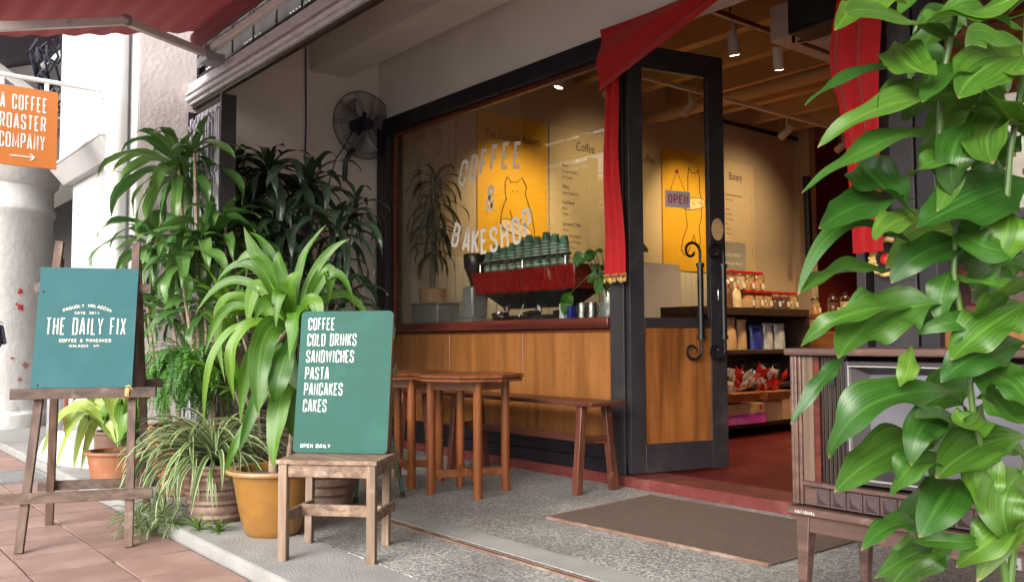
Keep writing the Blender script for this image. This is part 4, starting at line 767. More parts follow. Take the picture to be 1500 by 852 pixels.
# right of the doorway ---------------------------------------------
mb = MB(); mb.box(-2.38, -2.33, .06, .16, .066, 2.94).box(-2.31, -2.2, .1, .18, .066, 2.94); mb.build('door_post', 'frame_grey', sh, bevel=.004)
B(-2.17, -2.05, .02, .16, .066, 2.94).build('door_jamb', 'frame_grey', sh, bevel=.004)
mb = MB(); mb.box(-2.04, -1.95, .02, .16, .066, 2.94).box(-1.95, -.1, .02, .16, 2.81, 2.937).box(-.25, -.1, .02, .16, .1, 2.81).box(-1.95, -.25, .03, .15, .066, .15).box(-1.9, -.25, .05, .13, 1.36, 1.39); mb.build('shop_window_frame', 'frame_dark', sh, bevel=.004)
B(-1.95, -.25, .108, .114, 1.073, 2.81).build('window_pane', 'glass', sh, smooth=False)
B(-1.95, -.25, .0, .2, 1.0, 1.072).build('window_sill', 'wood_red', sh, bevel=.006); B(-1.95, -.25, .07, .12, .15, .999).build('panel', 'wood_panel', sh, smooth=False)
B(-.1, 3.5, .06, .26, 0, 2.94).build('pier_wall', 'plaster_beige', sh, smooth=False)
# interior shell ----------------------------------------------------
B(-7.25, -7.0, .26, 6.7, .06, 4.1).build('party_wall', 'wall_inner', sh, smooth=False)
B(-7.0, -6.75, 6.55, 6.7, .06, 4.1).build('wall_stub', 'wall_inner', sh, smooth=False)
B(-7.2, .2, 9.0, 9.2, .06, 4.1).build('back_wall', 'red_wall', sh, smooth=False)
B(-7.25, -7.0, 6.7, 9.2, .06, 4.1).build('party_wall', 'red_wall', sh, smooth=False)
B(.0, .2, .26, 9.2, .06, 4.1).build('party_wall', 'wall_inner', sh, smooth=False)
B(-7.2, .2, .26, 9.2, 4.0, 4.15).build('shop_ceiling', 'ceiling_tan', sh, smooth=False)
B(-7.0, .0, .75, .95, 3.3, 4.0).build('steel_beam', 'ceiling_white', sh, bevel=.01)
B(-6.9, .0, .72, .748, 3.36, 3.4).build('beam_slot', 'rubber', sh, smooth=False)
for k in range(10): B(-7.0, 0, 1.7 + k * .75, 1.82 + k * .75, 3.72, 4.0).build('ceiling_joist', 'ceiling_tan', sh, smooth=False)
mb = MB(); mb.tube([(-7, 3.6, 3.5), (0, 3.6, 3.5)], .07, 12); mb.build('air_duct', 'ceiling_tan', sh)
mb = MB(); mb.tube([(-6.9, 6.5, 3.66), (-6.9, 4.6, 3.66), (-6.9, 4.55, 3.9)], .03, 8).tube([(-6.7, 6.4, 3.1), (-6.68, 6.4, 2.0)], .05, 10); mb.build('service_pipe', 'iron_black', sh)
tl = MB()
for i in range(46):
    tl.box(-6.998, -6.99, .35 + i * .1, .445 + i * .1, 1.07, 1.73)
tl.build('splash_tile', 'tile_white', sh, smooth=False)['kind'] = 'stuff'
# ------------------------------------------------------------------ door leaf (open inward)
A = Vector((-3.93, .03, 0)); Bd = Vector((-3.755, .78, 0)); dd = (Bd - A); DW = dd.length; dd.normalize(); dn = Vector((dd.y, -dd.x, 0))  # dn faces the street side/camera
def D3(u, z, o=0): return A + dd * u + Vector((0, 0, z)) + dn * o
def dbox(mb, u0, u1, z0, z1, o0, o1): return mb.hexa([D3(u0, z0, o0), D3(u1, z0, o0), D3(u1, z0, o1), D3(u0, z0, o1), D3(u0, z1, o0), D3(u1, z1, o0), D3(u1, z1, o1), D3(u0, z1, o1)])
door = thing('door', 'tall dark framed glazed door standing open with an OPEN sign on its glass', 'door', A)
mb = MB(); dbox(mb, 0, .11, .08, 2.84, -.022, .022); dbox(mb, DW - .13, DW, .08, 2.84, -.022, .022); dbox(mb, .11, DW - .13, 2.69, 2.84, -.022, .022); dbox(mb, .11, DW - .13, .08, .26, -.022, .022); dbox(mb, .11, DW - .13, 1.0, 1.065, -.022, .022)
mb.build('frame', 'frame_grey', door, bevel=.003)
dbox(MB(), .11, DW - .13, .26, 1.0, -.012, .012).build('panel', 'wood_door', door, smooth=False)
dbox(MB(), .112, DW - .132, 1.067, 2.688, -.003, .003).build('pane', 'glass_door', door, smooth=False)
dbox(MB(), DW - .2, DW + .005, 2.84, 2.87, -.02, .03).build('door_closer', 'brass', door, bevel=.003)
def handle(o, s, u):
    hd = MB()
    hd.tube([D3(u, .93, o), D3(u, 1.42, o)], .02, 10); hd.tube([D3(u, 1.4, o), D3(u, 1.425, o)], .027, 10); hd.tube([D3(u, .925, o), D3(u, .95, o)], .027, 10)
    for e, zc, sg in ((1, 1.42, 1), (-1, .93, -1)):
        pts = [D3(u, zc + sg * .02 * k, o) for k in range(4)]
        for k in range(26):
            t = k / 25 * 6.2; rr = .07 * (1 - t / 8.5); pts.append(D3(u - .07 + rr * math.cos(t), zc + sg * (.08 + rr * math.sin(t)), o))
        hd.tube(pts, .0095, 6)
    ob = hd.build('handle', 'iron_black', door)
    pn = MB(); 
    for z in (1.1, 1.3): pn.tube([D3(u, z, s * .02), D3(u, z, o)], .008, 8)
    pn.build('standoff', 'steel', ob)
handle(.05, 1, DW - .235); handle(.05, 1, DW - .045)
dbox(MB(), DW - .075, DW - .045, 1.18, 1.26, .021, .03).build('lock', 'steel', door, bevel=.004)
mb = MB(); mb.tube([D3(DW - .067, 1.66, .024), D3(DW - .067, 1.66, .026)], .05, 20); mb.v = [Vector((v.x, v.y, 1.66 + (v.z - 1.66) * 1.5)) for v in mb.v]; mb.build('oval_sticker', 'kraft', door, smooth=False)
os_ = thing('open_sign', 'small lilac OPEN sign hung by a cord on the glass door', 'sign', D3(.4, 1.85, .01))
mb = MB(); dbox(mb, .29, .49, 1.79, 1.90, .008, .014).build('board', 'sign_lilac', os_, bevel=.002)
mb = MB(); mb.tube([D3(.33, 1.9, .012), D3(.385, 2.03, .014), D3(.45, 1.9, .012)], .0025, 5); mb.ball(D3(.385, 2.03, .012), .012, 8); mb.build('cord', 'ink_red', os_)
mb = MB(); lettering(mb, 'OPEN', D3(.39, 1.815, .0155), dd, (0, 0, 1), .06, .034, .010, .009, centre=True); mb.build('lettering', 'ink_red', os_, smooth=False)
# ------------------------------------------------------------------ opposite side of the street (seen mirrored in the glass)
for k, (x0, wd, h, roofc, lab) in enumerate([(-58, 8, 6.5, 'plaster_white', 'white two storey shophouse across the street, farthest left'), (-50, 9, 7.2, 'plaster_beige', 'beige shophouse across the street with orange roof'), (-41, 9, 6.4, 'plaster_white', 'white shophouse across the street with arched ground floor'), (-32, 9, 7, 'plaster_beige', 'beige shophouse across the street opposite the cafe'), (-23, 9, 6.6, 'plaster_white', 'white shophouse across the street, farthest right')]):
    h_ = thing('opposite_shophouse', lab, 'building', (x0 + wd / 2, -28, 0), group='shophouses across the street')
    B(x0, x0 + wd - .1, -34, -28, -.13, h).build('wall', roofc, h_, smooth=False)
    mb = MB(); mb.hexa([(x0 - .1, -34, h), (x0 + wd, -34, h), (x0 + wd, -27.3, h), (x0 - .1, -27.3, h), (x0, -32, h + 1.8), (x0 + wd, -32, h + 1.8), (x0 + wd, -30.5, h + 1.8), (x0, -30.5, h + 1.8)]); mb.build('roof', 'roof_orange', h_, smooth=False)
    for i in range(3):
        xx = x0 + .9 + i * (wd - 1) / 3
        f_ = B(xx, xx + 1.3, -28.0, -27.93, 3.9, 5.7).build('window', 'white_paint', h_, smooth=False); B(xx + .1, xx + 1.2, -27.93, -27.92, 4.0, 5.6).build('pane', 'tv_black', f_, smooth=False)
    B(x0 + .8, x0 + wd - 1, -28.0, -27.95, -.1, 2.8).build('shopfront', 'wood_trim', h_, smooth=False)
    B(x0, x0 + wd - .1, -28, -27.0, 3.1, 3.3).build('canopy', 'roof_orange', h_, smooth=False)
# neighbouring frontage to the left
nb = thing('neighbour_shop', 'shaded shopfront of the next shophouse beyond the white pier', 'building', (-12, 0, 0))
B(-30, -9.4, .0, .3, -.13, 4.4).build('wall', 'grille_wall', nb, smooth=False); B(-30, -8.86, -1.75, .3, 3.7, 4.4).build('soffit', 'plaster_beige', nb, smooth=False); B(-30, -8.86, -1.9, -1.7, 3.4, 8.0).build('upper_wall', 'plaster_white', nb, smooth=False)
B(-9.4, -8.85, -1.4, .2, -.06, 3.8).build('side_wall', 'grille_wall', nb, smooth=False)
colm = thing('round_column', 'round dirty white column with ringed capital and red paint stains', 'column', (-12.0, -2.2, 0))
CY = -2.05; CX = -12.1
MB().lathe([(.74, -.06), (.74, .1), (.7, .14), (.69, 2.4), (.72, 2.44), (.72, 2.5), (.69, 2.54), (.69, 2.75), (.74, 2.8), (.76, 2.92), (.82, 3.0), (.82, 3.1), (.7, 3.1), (.7, 4.4)], (CX, CY - .3, 0), 40).build('shaft', 'column_dirty', colm)
for ad, z, r1, m_ in ((20, 1.50, .05, 'stain_red'), (21, 1.32, .065, 'stain_red'), (17, 1.36, .03, 'stain_red'), (27, .66, .055, 'stain_pink'), (14, .74, .035, 'stain_pink'), (22, .5, .04, 'stain_pink')):
    a0 = rad(ad); mb = MB(); n_ = 12; c0 = len(mb.v); ring_ = []
    for k in range(n_):
        t = 2 * PI * k / n_; rr = r1 * R(.35, .8); aa = a0 + rr * math.cos(t) / .7; ring_.append(Vector((CX + .704 * math.cos(aa), CY - .3 + .704 * math.sin(aa), z + rr * math.sin(t))))
    mb.v = [Vector((CX + .706 * math.cos(a0), CY - .3 + .706 * math.sin(a0), z))] + ring_
    for k in range(n_): mb.face([0, 1 + k, 1 + (k + 1) % n_])
    mb.build('paint_stain', m_, colm, smooth=False)
tp = thing('street_awning', 'dark purple folded awning with white struts beyond the orange sign', 'awning', (-11, -2.6, 3.4))
mb = MB(); mb.grid(lambda u, v: (-16 + 6.4 * u, -1.95 - .75 * v, 4.15 - .3 * v + .05 * math.sin(u * 20)), 20, 6); mb.build('canopy', 'dark_tarp', tp)
for x in (-10.2, -11.4, -13.2): MB().bar((x, -1.95, 3.3), (x, -2.7, 3.8), .05, .08).build('strut', 'metal_white', tp)
MB().bar((-16, -2.72, 3.82), (-9.6, -2.72, 3.82), .06, .06).build('front_bar', 'metal_white', tp)
mb = MB()
for k in range(9):
    ph = R(0, 6); mb.tube([(-9.2 + .12 * math.sin(t * 3 + ph), -2.25 - .1 * math.cos(t * 2 + ph) - k * .02, 3.75 - t * .16 + .06 * math.sin(t * 5 + k)) for t in [q * .4 for q in range(14)]], .012, 5)
tag(mb.build('cable_bundle', 'cable'), 'tangle of dark cables hanging at the top left edge of the white pier', 'cables')
# ------------------------------------------------------------------ awning
aw = thing('awning', 'red fabric awning with white folding arm over the shopfront', 'awning', (-3, -1.85, 3.1))
def aws(u, v):
    x = -6.42 + 9.5 * u; y = -1.88 - 1.5 * v
    return (x, y, 3.185 - .245 * (1.5 * v) + .008 * math.sin(v * 55) + .012 * math.sin(x * 7 + v * 2) * v)
MB().grid(aws, 60, 46).build('canopy', 'awning_cloth', aw, ang=80)
MB().tube([(-6.45, -1.86, 3.14), (3.1, -1.86, 3.14)], .055, 16).build('roller', 'awning_cloth', aw)
MB().box(-6.15, 3.0, -1.90, -1.86, 2.95, 2.995).build('torsion_bar', 'metal_white', aw, bevel=.004)
MB().bar((-6.42, -3.4, 2.79), (3.1, -3.4, 2.79), .06, .09).build('front_bar', 'metal_white', aw, bevel=.005)
arm = MB(); arm.bar((-6.12, -1.9, 2.94), (-5.62, -2.57, 2.875), .05, .05, side=(0, 0, 1)); arm = arm.build('folding_arm', 'metal_white', aw, bevel=.006)
MB().bar((-5.6, -2.6, 2.87), (-5.5, -3.4, 2.62), .05, .045, side=(0, 0, 1)).build('folding_arm', 'metal_white', aw, bevel=.006)
mb = MB(); mb.ball((-5.605, -2.585, 2.875), .036, 12); mb.tube([(-5.605, -2.585, 2.845), (-5.605, -2.585, 2.91)], .026, 12); mb.build('elbow', 'metal_grey', arm)
mb = MB(); mb.box(-6.2, -6.05, -1.93, -1.8, 2.88, 2.94).tube([(-6.12, -1.9, 2.9), (-6.12, -1.9, 3.0)], .03, 10).bar((-6.5, -1.83, 2.98), (-6.12, -1.9, 2.93), .03, .06); mb.build('bracket', 'metal_grey', aw, bevel=.003)
mb = MB()
for k in range(30): mb.tube([(-6.3 + k * .3, -1.80, 3.08), (-6.2 + k * .3, -1.79, 3.14), (-6.1 + k * .3, -1.80, 3.08)], .006, 5)
mb.build('lacing', 'metal_white', aw)['kind'] = 'stuff'
# hanging sign
hs_ = thing('hanging_sign', 'orange projecting sign reading A COFFEE ROASTER COMPANY with an arrow', 'sign', (-7.4, -2.6, 2.5))
SX = -7.4; B(SX - .02, SX, -3.32, -2.585, 2.235, 2.83).build('panel', 'orange_sign', hs_, bevel=.002)
mb = MB()
for t_, z, h, w_, g_ in (('A COFFEE', 2.655, .115, .034, .0095), ('ROASTER', 2.51, .115, .036, .010), ('COMPANY', 2.365, .115, .0345, .0085)):
    lettering(mb, t_, (SX + .002, -2.975, z), (0, 1, 0), (0, 0, 1), h, w_, .0118, g_)
mb.hexa([(SX + .002, -2.9, 2.303), (SX + .004, -2.9, 2.303), (SX + .004, -2.735, 2.303), (SX + .002, -2.735, 2.303), (SX + .002, -2.9, 2.312), (SX + .004, -2.9, 2.312), (SX + .004, -2.735, 2.312), (SX + .002, -2.735, 2.312)])
for s in (-1, 1): mb.bar((SX + .003, -2.735, 2.3075), (SX + .003, -2.768, 2.3075 + s * .026), .003, .009, side=(1, 0, 0))
mb.build('lettering', 'white_letter', hs_, smooth=False)
mb = MB(); mb.tube([(SX - .01, -2.24, 2.905), (SX - .01, -3.5, 2.905)], .018, 8); mb.box(SX - .03, SX + .01, -2.27, -2.2, 2.84, 2.96); mb.build('bracket_arm', 'white_paint', hs_)
for y in (-2.68, -2.98, -3.25): B(SX - .016, SX - .004, y, y + .03, 2.83, 2.9).build('hanger', 'white_paint', hs_)
# folding gate bundle
fg = thing('folding_gate', 'folded bundle of pale metal gate slats beside the white pier', 'gate', (-6.5, -1.7, 0))
for k in range(15): B(-6.86 + k * .043, -6.845 + k * .043 + R(0, .006), -1.76 + R(-.01, .01), -1.66, .02, 2.62 + R(-.02, .02)).build('slat', 'gate_metal', fg, bevel=.002)
mb = MB()
for z in (.35, .95, 1.55, 2.15, 2.58):
    for k in range(14): mb.bar((-6.855 + k * .043, -1.775, z), (-6.812 + k * .043, -1.775, z + (.05 if k % 2 else -.05)), .004, .014)
mb.build('lattice', 'gate_metal', fg, smooth=False)['kind'] = 'stuff'
B(-6.885, -6.866, -1.77, -1.66, 0, 2.7).build('post', 'frame_dark', fg); B(-6.215, -6.185, -1.77, -1.66, 0, 2.7).build('post', 'frame_grey', fg)
MB().bar((-6.85, -1.7, 2.66), (-6.2, -1.7, 2.66), .03, .04).build('hanger', 'gate_metal', fg)
# wall fan
fan = thing('wall_fan', 'black caged wall fan mounted on the porch end wall', 'fan', (-7.0, -.2, 2.85))
FC = Vector((-6.98, -.165, 2.86)); FR = .305
cg = MB()
for rr, dx in [(FR, 0)] + [(FR * q / 17, 0) for q in range(4, 17)]:
    for side_ in (1, -1):
        off = side_ * .055 * (1 - (rr / FR) ** 2)
        cg.tube([(FC.x + off, FC.y + rr * math.cos(t), FC.z + rr * math.sin(t)) for t in [2 * PI * q / 40 for q in range(40)]], .0052 if rr == FR else .0013, 5 if rr == FR else 4, closed=True)
for k in range(10):
    t0 = 2 * PI * k / 10
    for s in (-.09, .09):
        cg.tube([(FC.x + .055 * (1 - q ** 2), FC.y + FR * q * math.cos(t0 + s * (1.3 - q * .9)), FC.z + FR * q * math.sin(t0 + s * (1.3 - q * .9))) for q in (.2, .45, .7, .9, 1)], .0026, 4)
cg.build('cage', 'fan_black', fan)
mb = MB(); mb.tube([FC + Vector((.075, 0, 0)), FC + Vector((-.02, 0, 0))], .055, 16).tube([FC + Vector((-.0, -.03, 0)), FC + Vector((-.1, -.05, 0))], [.075, .055], 16).box(FC.x - .02, FC.x + .02, FC.y - .012, FC.y + .012, FC.z + .05, FC.z + .12); mb.build('motor', 'fan_black', fan)
mb = MB()
for k in range(3):
    t0 = k * 2.094 + .4
    mb.grid(lambda u, v: (FC.x + .02 + (u - .5) * .06, FC.y + (.05 + .2 * v) * math.cos(t0 + (u - .5) * .9 * (.4 + v)), FC.z + (.05 + .2 * v) * math.sin(t0 + (u - .5) * .9 * (.4 + v))), 5, 4)
mb.build('blades', 'plastic_clear', fan)
mb = MB(); mb.tube([FC + Vector((-.04, -.02, -.06)), FC + Vector((-.05, -.03, -.17)), FC + Vector((-.08, -.09, -.24)), FC + Vector((-.12, -.12, -.32)), FC + Vector((-.12, -.13, -.5))], .022, 10); mb.build('arm', 'fan_black', fan)
mb = MB(); mb.tube([FC + Vector((-.08, -.06, -.02)), FC + Vector((-.03, -.2, -.24)), FC + Vector((-.05, -.26, -.34)), FC + Vector((-.12, -.3, -.6))], .006, 6); mb.build('cord', 'fan_black', fan)
# ------------------------------------------------------------------ curtains
def curtain(name, label, fn, nu=26, nv=50): 
    t = thing(name, label, 'curtain', fn(.5, .5)); MB().grid(fn, nu, nv).build('cloth', 'red_cloth', t, ang=80); return t
def hang1(u, v):     # left tail: hangs along the jamb
    wd = .075 + .05 * v; x = -4.06 + u * (.12 + .05 * v); fold = .022 * math.sin(u * 15 + .8 * math.sin(v * 4)) * (1 - .4 * v)
    return (x + .012 * math.sin(v * 9), -.05 + fold, 2.84 - v * 1.51 + .01 * math.sin(u * 15))
c1 = curtain('door_curtain', 'red swag curtain with gold tassels hanging down the left door jamb', hang1)
def swag(u, v):      # gathered swag from left jamb up to the header middle
    x = -4.07 + 1.3 * u; top = 2.945 + .0 * u; drop = (.40 * (1 - u) ** 1.3 + .02) * (1.0) ; dip = .05 * math.sin(PI * u)
    z = top - v * (drop + dip); x2 = x + .18 * (1 - u) * 0 - .05 * v * u
    return (x2, -.06 + .02 * math.sin(v * 9 + u * 5) * (1 - u * .5) - .03 * v, z)
MB().grid(swag, 30, 14).build('swag', 'red_cloth', c1, ang=80)
mb = MB()
for k in range(13):
    x = -4.055 + k * .0155; mb.ball((x, -.05 + .02 * math.sin(k), 1.30 + .006 * math.sin(k * 2.1)), .011, 7, (1, 1, 1.5)); mb.tube([(x, -.05, 1.335), (x, -.05, 1.31)], .003, 4)
mb.tube([(-4.06, -.055, 1.335), (-3.86, -.055, 1.335)], .006, 6); mb.build('tassels', 'brass', c1)
def hang2(u, v):
    wd = (.13 + .1 * math.exp(-((v - .3) / .22) ** 2) + .03 * (1 - v)); x = -2.26 + (u - .5) * wd * 1.1 - .05 * math.exp(-((v - .32) / .2) ** 2)
    return (x + .01 * math.sin(v * 8), -.05 + .02 * math.sin(u * 14 + math.sin(v * 5)), 2.84 - v * 1.5)
c2 = curtain('door_curtain', 'red curtain tail hanging behind the leafy foreground plant on the right door jamb', hang2)
def swag2(u, v):
    x = -2.19 - .9 * u; return (x, -.06 + .02 * math.sin(v * 9 + u * 5) - .03 * v, 2.945 - v * (.36 * (1 - u) ** 1.3 + .03))
MB().grid(swag2, 26, 12).build('swag', 'red_cloth', c2, ang=80)
# ------------------------------------------------------------------ easel with teal board
es = thing('easel', 'weathered dark wooden double easel standing on the terracotta tiles', 'easel', (-4.87, -2.9, -.05))
FA, FB = Vector((-4.66, -3.26, -.05)), Vector((-5.27, -3.01, -.05)); FCn, FD = Vector((-4.47, -2.83, -.05)), Vector((-5.06, -2.57, -.05))
ea = Vector((-4.47 + 4.66, -2.83 + 3.26, 0)).normalized(); eo = Vector((ea.y, -ea.x, 0))
apL, apR = Vector((-4.93, -3.115, 1.45)) + ea * .055, Vector((-4.80, -2.79, 1.45)) + ea * .06
def legpt(foot, ap, z): t = (z + .05) / 1.5; return foot.lerp(ap, t)
for ft, ap in ((FA, apL), (FCn, apR)): MB().bar(ft, ft.lerp(ap, .985) , .038, .03, side=ea).build('leg', 'wood_easel', es, bevel=.002)
for ft, ap in ((FB, apL), (FD, apR)): MB().bar(ft, ft.lerp(ap, .93) - eo * .0, .038, .03, side=ea).build('leg', 'wood_easel', es, bevel=.002)
def rail(z, a, b, ap1, ap2, ext, hh, th, off):
    p = legpt(a, ap1, z) + eo * off; q = legpt(b, ap2, z) + eo * off; d = (q - p).normalized(); return MB().bar(p - d * ext, q + d * ext, th, hh, side=eo)
rail(.195, FA, FCn, apL, apR, .105, .05, .02, .03).build('crossbar', 'wood_easel_h', es, bevel=.002)
rail(.16, FB, FD, apL, apR, .07, .05, .02, -.03).build('crossbar', 'wood_easel_h', es, bevel=.002)
rail(.675, FA, FCn, apL, apR, .115, .05, .05, .045).build('ledge', 'wood_easel_h', es, bevel=.002)
rail(.70, FB, FD, apL, apR, .10, .045, .02, -.03).build('crossbar', 'wood_easel_h', es, bevel=.002)
rail(1.19, FA, FCn, apL, apR, .08, .05, .02, .026).build('crossbar', 'wood_easel_h', es, bevel=.002)
bt = thing('teal_board', 'teal board reading THE DAILY FIX propped on the wooden easel', 'sign', (-4.75, -3.0, .7))
pL0 = legpt(FA, apL, .70) + eo * .062; pR0 = legpt(FCn, apR, .70) + eo * .062; mid0 = (pL0 + pR0) / 2; pT = (legpt(FA, apL, 1.3) + legpt(FCn, apR, 1.3)) / 2 + eo * .05
by = (pT - mid0).normalized(); bw, bh = .45, .605; by = (by - ea * .01).normalized(); ea = (ea - by * ea.dot(by)).normalized(); bl = mid0 - ea * bw / 2 - ea * .012; bn = ea.cross(by).normalized()
def BP(x, y, o=0): return bl + ea * x + by * y + bn * o
def pbox(mb, x0, x1, y0, y1, o0, o1, F): return mb.hexa([F(x0, y0, o0), F(x1, y0, o0), F(x1, y0, o1), F(x0, y0, o1), F(x0, y1, o0), F(x1, y1, o0), F(x1, y1, o1), F(x0, y1, o1)])
pbox(MB(), 0, bw, 0, bh, -.004, .004, BP).build('panel', 'teal_board', bt, bevel=.001)
mb = MB(); lettering(mb, 'THE DAILY FIX', BP(bw / 2, .262, .0048), ea, by, .086, .0238, .0066, .0082, centre=True)
arc_lettering(mb, 'PROUDLY MALACCAN', BP(bw / 2, .182, .0048), ea, by, .22, rad(58), .016, .0115, .003)
lettering(mb, 'ESTD. 2014', BP(bw / 2, .366, .0048), ea, by, .0125, .0095, .0026, .003, centre=True)
lettering(mb, 'COFFEE & PANCAKES', BP(bw / 2, .225, .0048), ea, by, .0165, .0115, .0032, .003, centre=True)
lettering(mb, 'MALACCA, MY.', BP(bw / 2, .2, .0048), ea, by, .0125, .0095, .0026, .0026, centre=True)
mb.build('lettering', 'cream_letter', bt, smooth=False)
mb = MB()
for x, y in ((.02, .48), (.465, .49), (.03, .015), (.455, .012)): mb.ball(BP(x, y, .004), .005, 6)
mb.build('screw', 'iron_black', bt)
kp = legpt(FCn, apR, .675) + eo * .045 - ea * .02
rp = MB()
for k in range(3): rp.tube([kp + ea * (.006 * k) + Vector((0, 0, .03 * math.cos(t))) + eo * (.031 * math.sin(t)) for t in [2 * PI * q / 14 for q in range(14)]], .004, 5, closed=True)
rp.tube([kp + eo * .03 + Vector((0, 0, .03)), kp + eo * .05 + ea * .02 + Vector((0, 0, .035)), kp + eo * .045 + ea * .03 + Vector((0, 0, .015))], .003, 5); tag(rp.build('rope_knot', 'rope'), 'straw coloured string tied round the right end of the easel ledge', 'string')
# ------------------------------------------------------------------ chair with menu board
ch = thing('wooden_chair', 'small weathered wooden chair carrying the green menu board', 'chair', (-3.53, -2.22, 0))
f1, f2, f3, f4 = [Vector(q) for q in ((-3.555, -2.465, 0), (-3.27, -2.205, 0), (-3.525, -1.985, 0), (-3.785, -2.235, 0))]
cu_ = (f2 - f1).normalized(); cv = Vector((-cu_.y, cu_.x, 0)); SH = .405
for p in (f1, f2): MB().bar(p, p + Vector((0, 0, SH)), .038, .038, side=cu_).build('leg', 'wood_chair', ch, bevel=.003)
for p in (f4, f3): MB().bar(p, p + Vector((0, 0, .85)) + cv * .03, .034, .036, side=cu_).build('rear_post', 'wood_chair', ch, bevel=.003)
CW = (f2 - f1).length; CDp = (f3 - f2).length
def CP(x, y, z): return f1 + cu_ * x + cv * y + Vector((0, 0, z))
def cbox(x0, x1, y0, y1, z0, z1): return MB().hexa([CP(x0, y0, z0), CP(x1, y0, z0), CP(x1, y1, z0), CP(x0, y1, z0), CP(x0, y0, z1), CP(x1, y0, z1), CP(x1, y1, z1), CP(x0, y1, z1)])
for k in range(3):
    w0 = -.025 + k * (CDp + .02) / 3; cbox(-.028, CW + .028, w0, w0 + (CDp + .02) / 3 - .003, SH, SH + .018).build('seat_plank', 'wood_chair_h', ch, bevel=.002)
for y in (-.008, CDp - .01): cbox(.019, CW - .019, y, y + .02, SH - .055, SH - .002).build('apron', 'wood_chair_h', ch, bevel=.002)
for x in (-.01, CW - .012): cbox(x, x + .02, .019, CDp - .017, SH - .055, SH - .002).build('apron', 'wood_chair_h', ch, bevel=.002)
for x in (-.01, CW - .012): cbox(x, x + .02, .019, CDp - .017, .16, .2).build('stretcher', 'wood_chair_h', ch, bevel=.002)
cbox(.01, CW - .012, CDp * .5, CDp * .5 + .02, .155, .205).build('stretcher', 'wood_chair_h', ch, bevel=.002)
cbox(.0, CW, CDp + .012, CDp + .03, .76, .82).build('back_rail', 'wood_chair_h', ch, bevel=.003)
mn = thing('menu_board', 'green menu board listing COFFEE to CAKES and OPEN DAILY leaning on the small chair', 'sign', (-3.5, -2.2, .43))
m0 = CP(-.045, .2, SH + .021); my_ = (CP(0, CDp - .05, 1.0) - CP(0, .2, SH + .02)).normalized(); mnn = cu_.cross(my_).normalized(); MW, MH = .435, .638
def MP(x, y, o=0): return m0 + cu_ * x + my_ * y + mnn * o
def rrect(w_, h_, r, n=5):
    o = []
    for cx, cy, a in ((w_ - r, r, -90), (w_ - r, h_ - r, 0), (r, h_ - r, 90), (r, r, 180)):
        for k in range(n + 1): t = rad(a + 90 * k / n); o.append((cx + r * math.cos(t), cy + r * math.sin(t)))
    return o
mb = MB(); rr_ = rrect(MW, MH, .02); n_ = len(rr_); mb.v = [MP(x, y, -.011) for x, y in rr_] + [MP(x, y, .004) for x, y in rr_]
mb.face(list(reversed(range(n_))))
for k in range(n_): mb.face([k, (k + 1) % n_, n_ + (k + 1) % n_, n_ + k])
mb.m = 1; mb.face([n_ + k for k in range(n_)]); mb.build('panel', ['wood_edge', 'teal_green'], mn, ang=30)
mb = MB()
for t_, y in (('COFFEE', .551), ('COLD DRINKS', .478), ('SANDWICHES', .402), ('PASTA', .325), ('PANCAKES', .254), ('CAKES', .18)):
    lettering(mb, t_, MP(.035, y, .0045), cu_, my_, .056, .0178, .0047, .0054)
lettering(mb, 'OPEN DAILY', MP(.035, .022, .0045), cu_, my_, .0165, .0125, .0033, .003)
mb.build('lettering', 'white_letter', mn, smooth=False)
# ------------------------------------------------------------------ tables
def table(loc, rz, label, first=None):
    if first: t = copy_tree(first, loc, rz); t['label'] = label; return t
    t = thing('octagonal_table', label, 'table', (0, 0, 0), 0, 'octagonal wooden tables on the porch'); TR = .34
    def octa(r, z0, z1):
        mb = MB(); P = [(r * math.cos(rad(22.5 + 45 * k)), r * math.sin(rad(22.5 + 45 * k))) for k in range(8)]
        mb.v = [Vector((x, y, z0)) for x, y in P] + [Vector((x, y, z1)) for x, y in P]; mb.face(list(reversed(range(8)))); mb.face(range(8, 16))
        for k in range(8): mb.face([k, (k + 1) % 8, 8 + (k + 1) % 8, 8 + k])
        return mb
    octa(TR, .70, .722).build('tabletop', 'wood_tabletop', t, bevel=.004); octa(TR - .006, .678, .697).build('top_edging', 'wood_tabletop', t, bevel=.004)
    hw = .165
    for sx in (-1, 1):
        for sy in (-1, 1): MB().tube([(sx * hw, sy * hw, 0), (sx * hw, sy * hw, .65), (sx * hw, sy * hw, .677)], .027, 14).build('leg', 'wood_table', t)
    for s in (-1, 1):
        B(-hw, hw, s * hw - .01, s * hw + .01, .625, .676).build('apron', 'wood_tabletop', t, bevel=.002); B(s * hw - .01, s * hw + .01, -hw, hw, .625, .676).build('apron', 'wood_tabletop', t, bevel=.002)
    for s in (-1, 1): MB().bar((-hw, -hw * s, .12), (hw, hw * s, .12), .022, .045, side=(s, -1, 0)).build('stretcher', 'wood_tabletop', t, bevel=.002)
    t.location = loc; t.rotation_euler = (0, 0, rz); return t
t1 = table((-4.42, -.87, 0), rad(22), 'octagonal wooden table nearest the window bench, whole top in view')
t2 = table((-4.98, -.98, 0), rad(24), 'octagonal wooden table partly hidden behind the green menu board', t1)
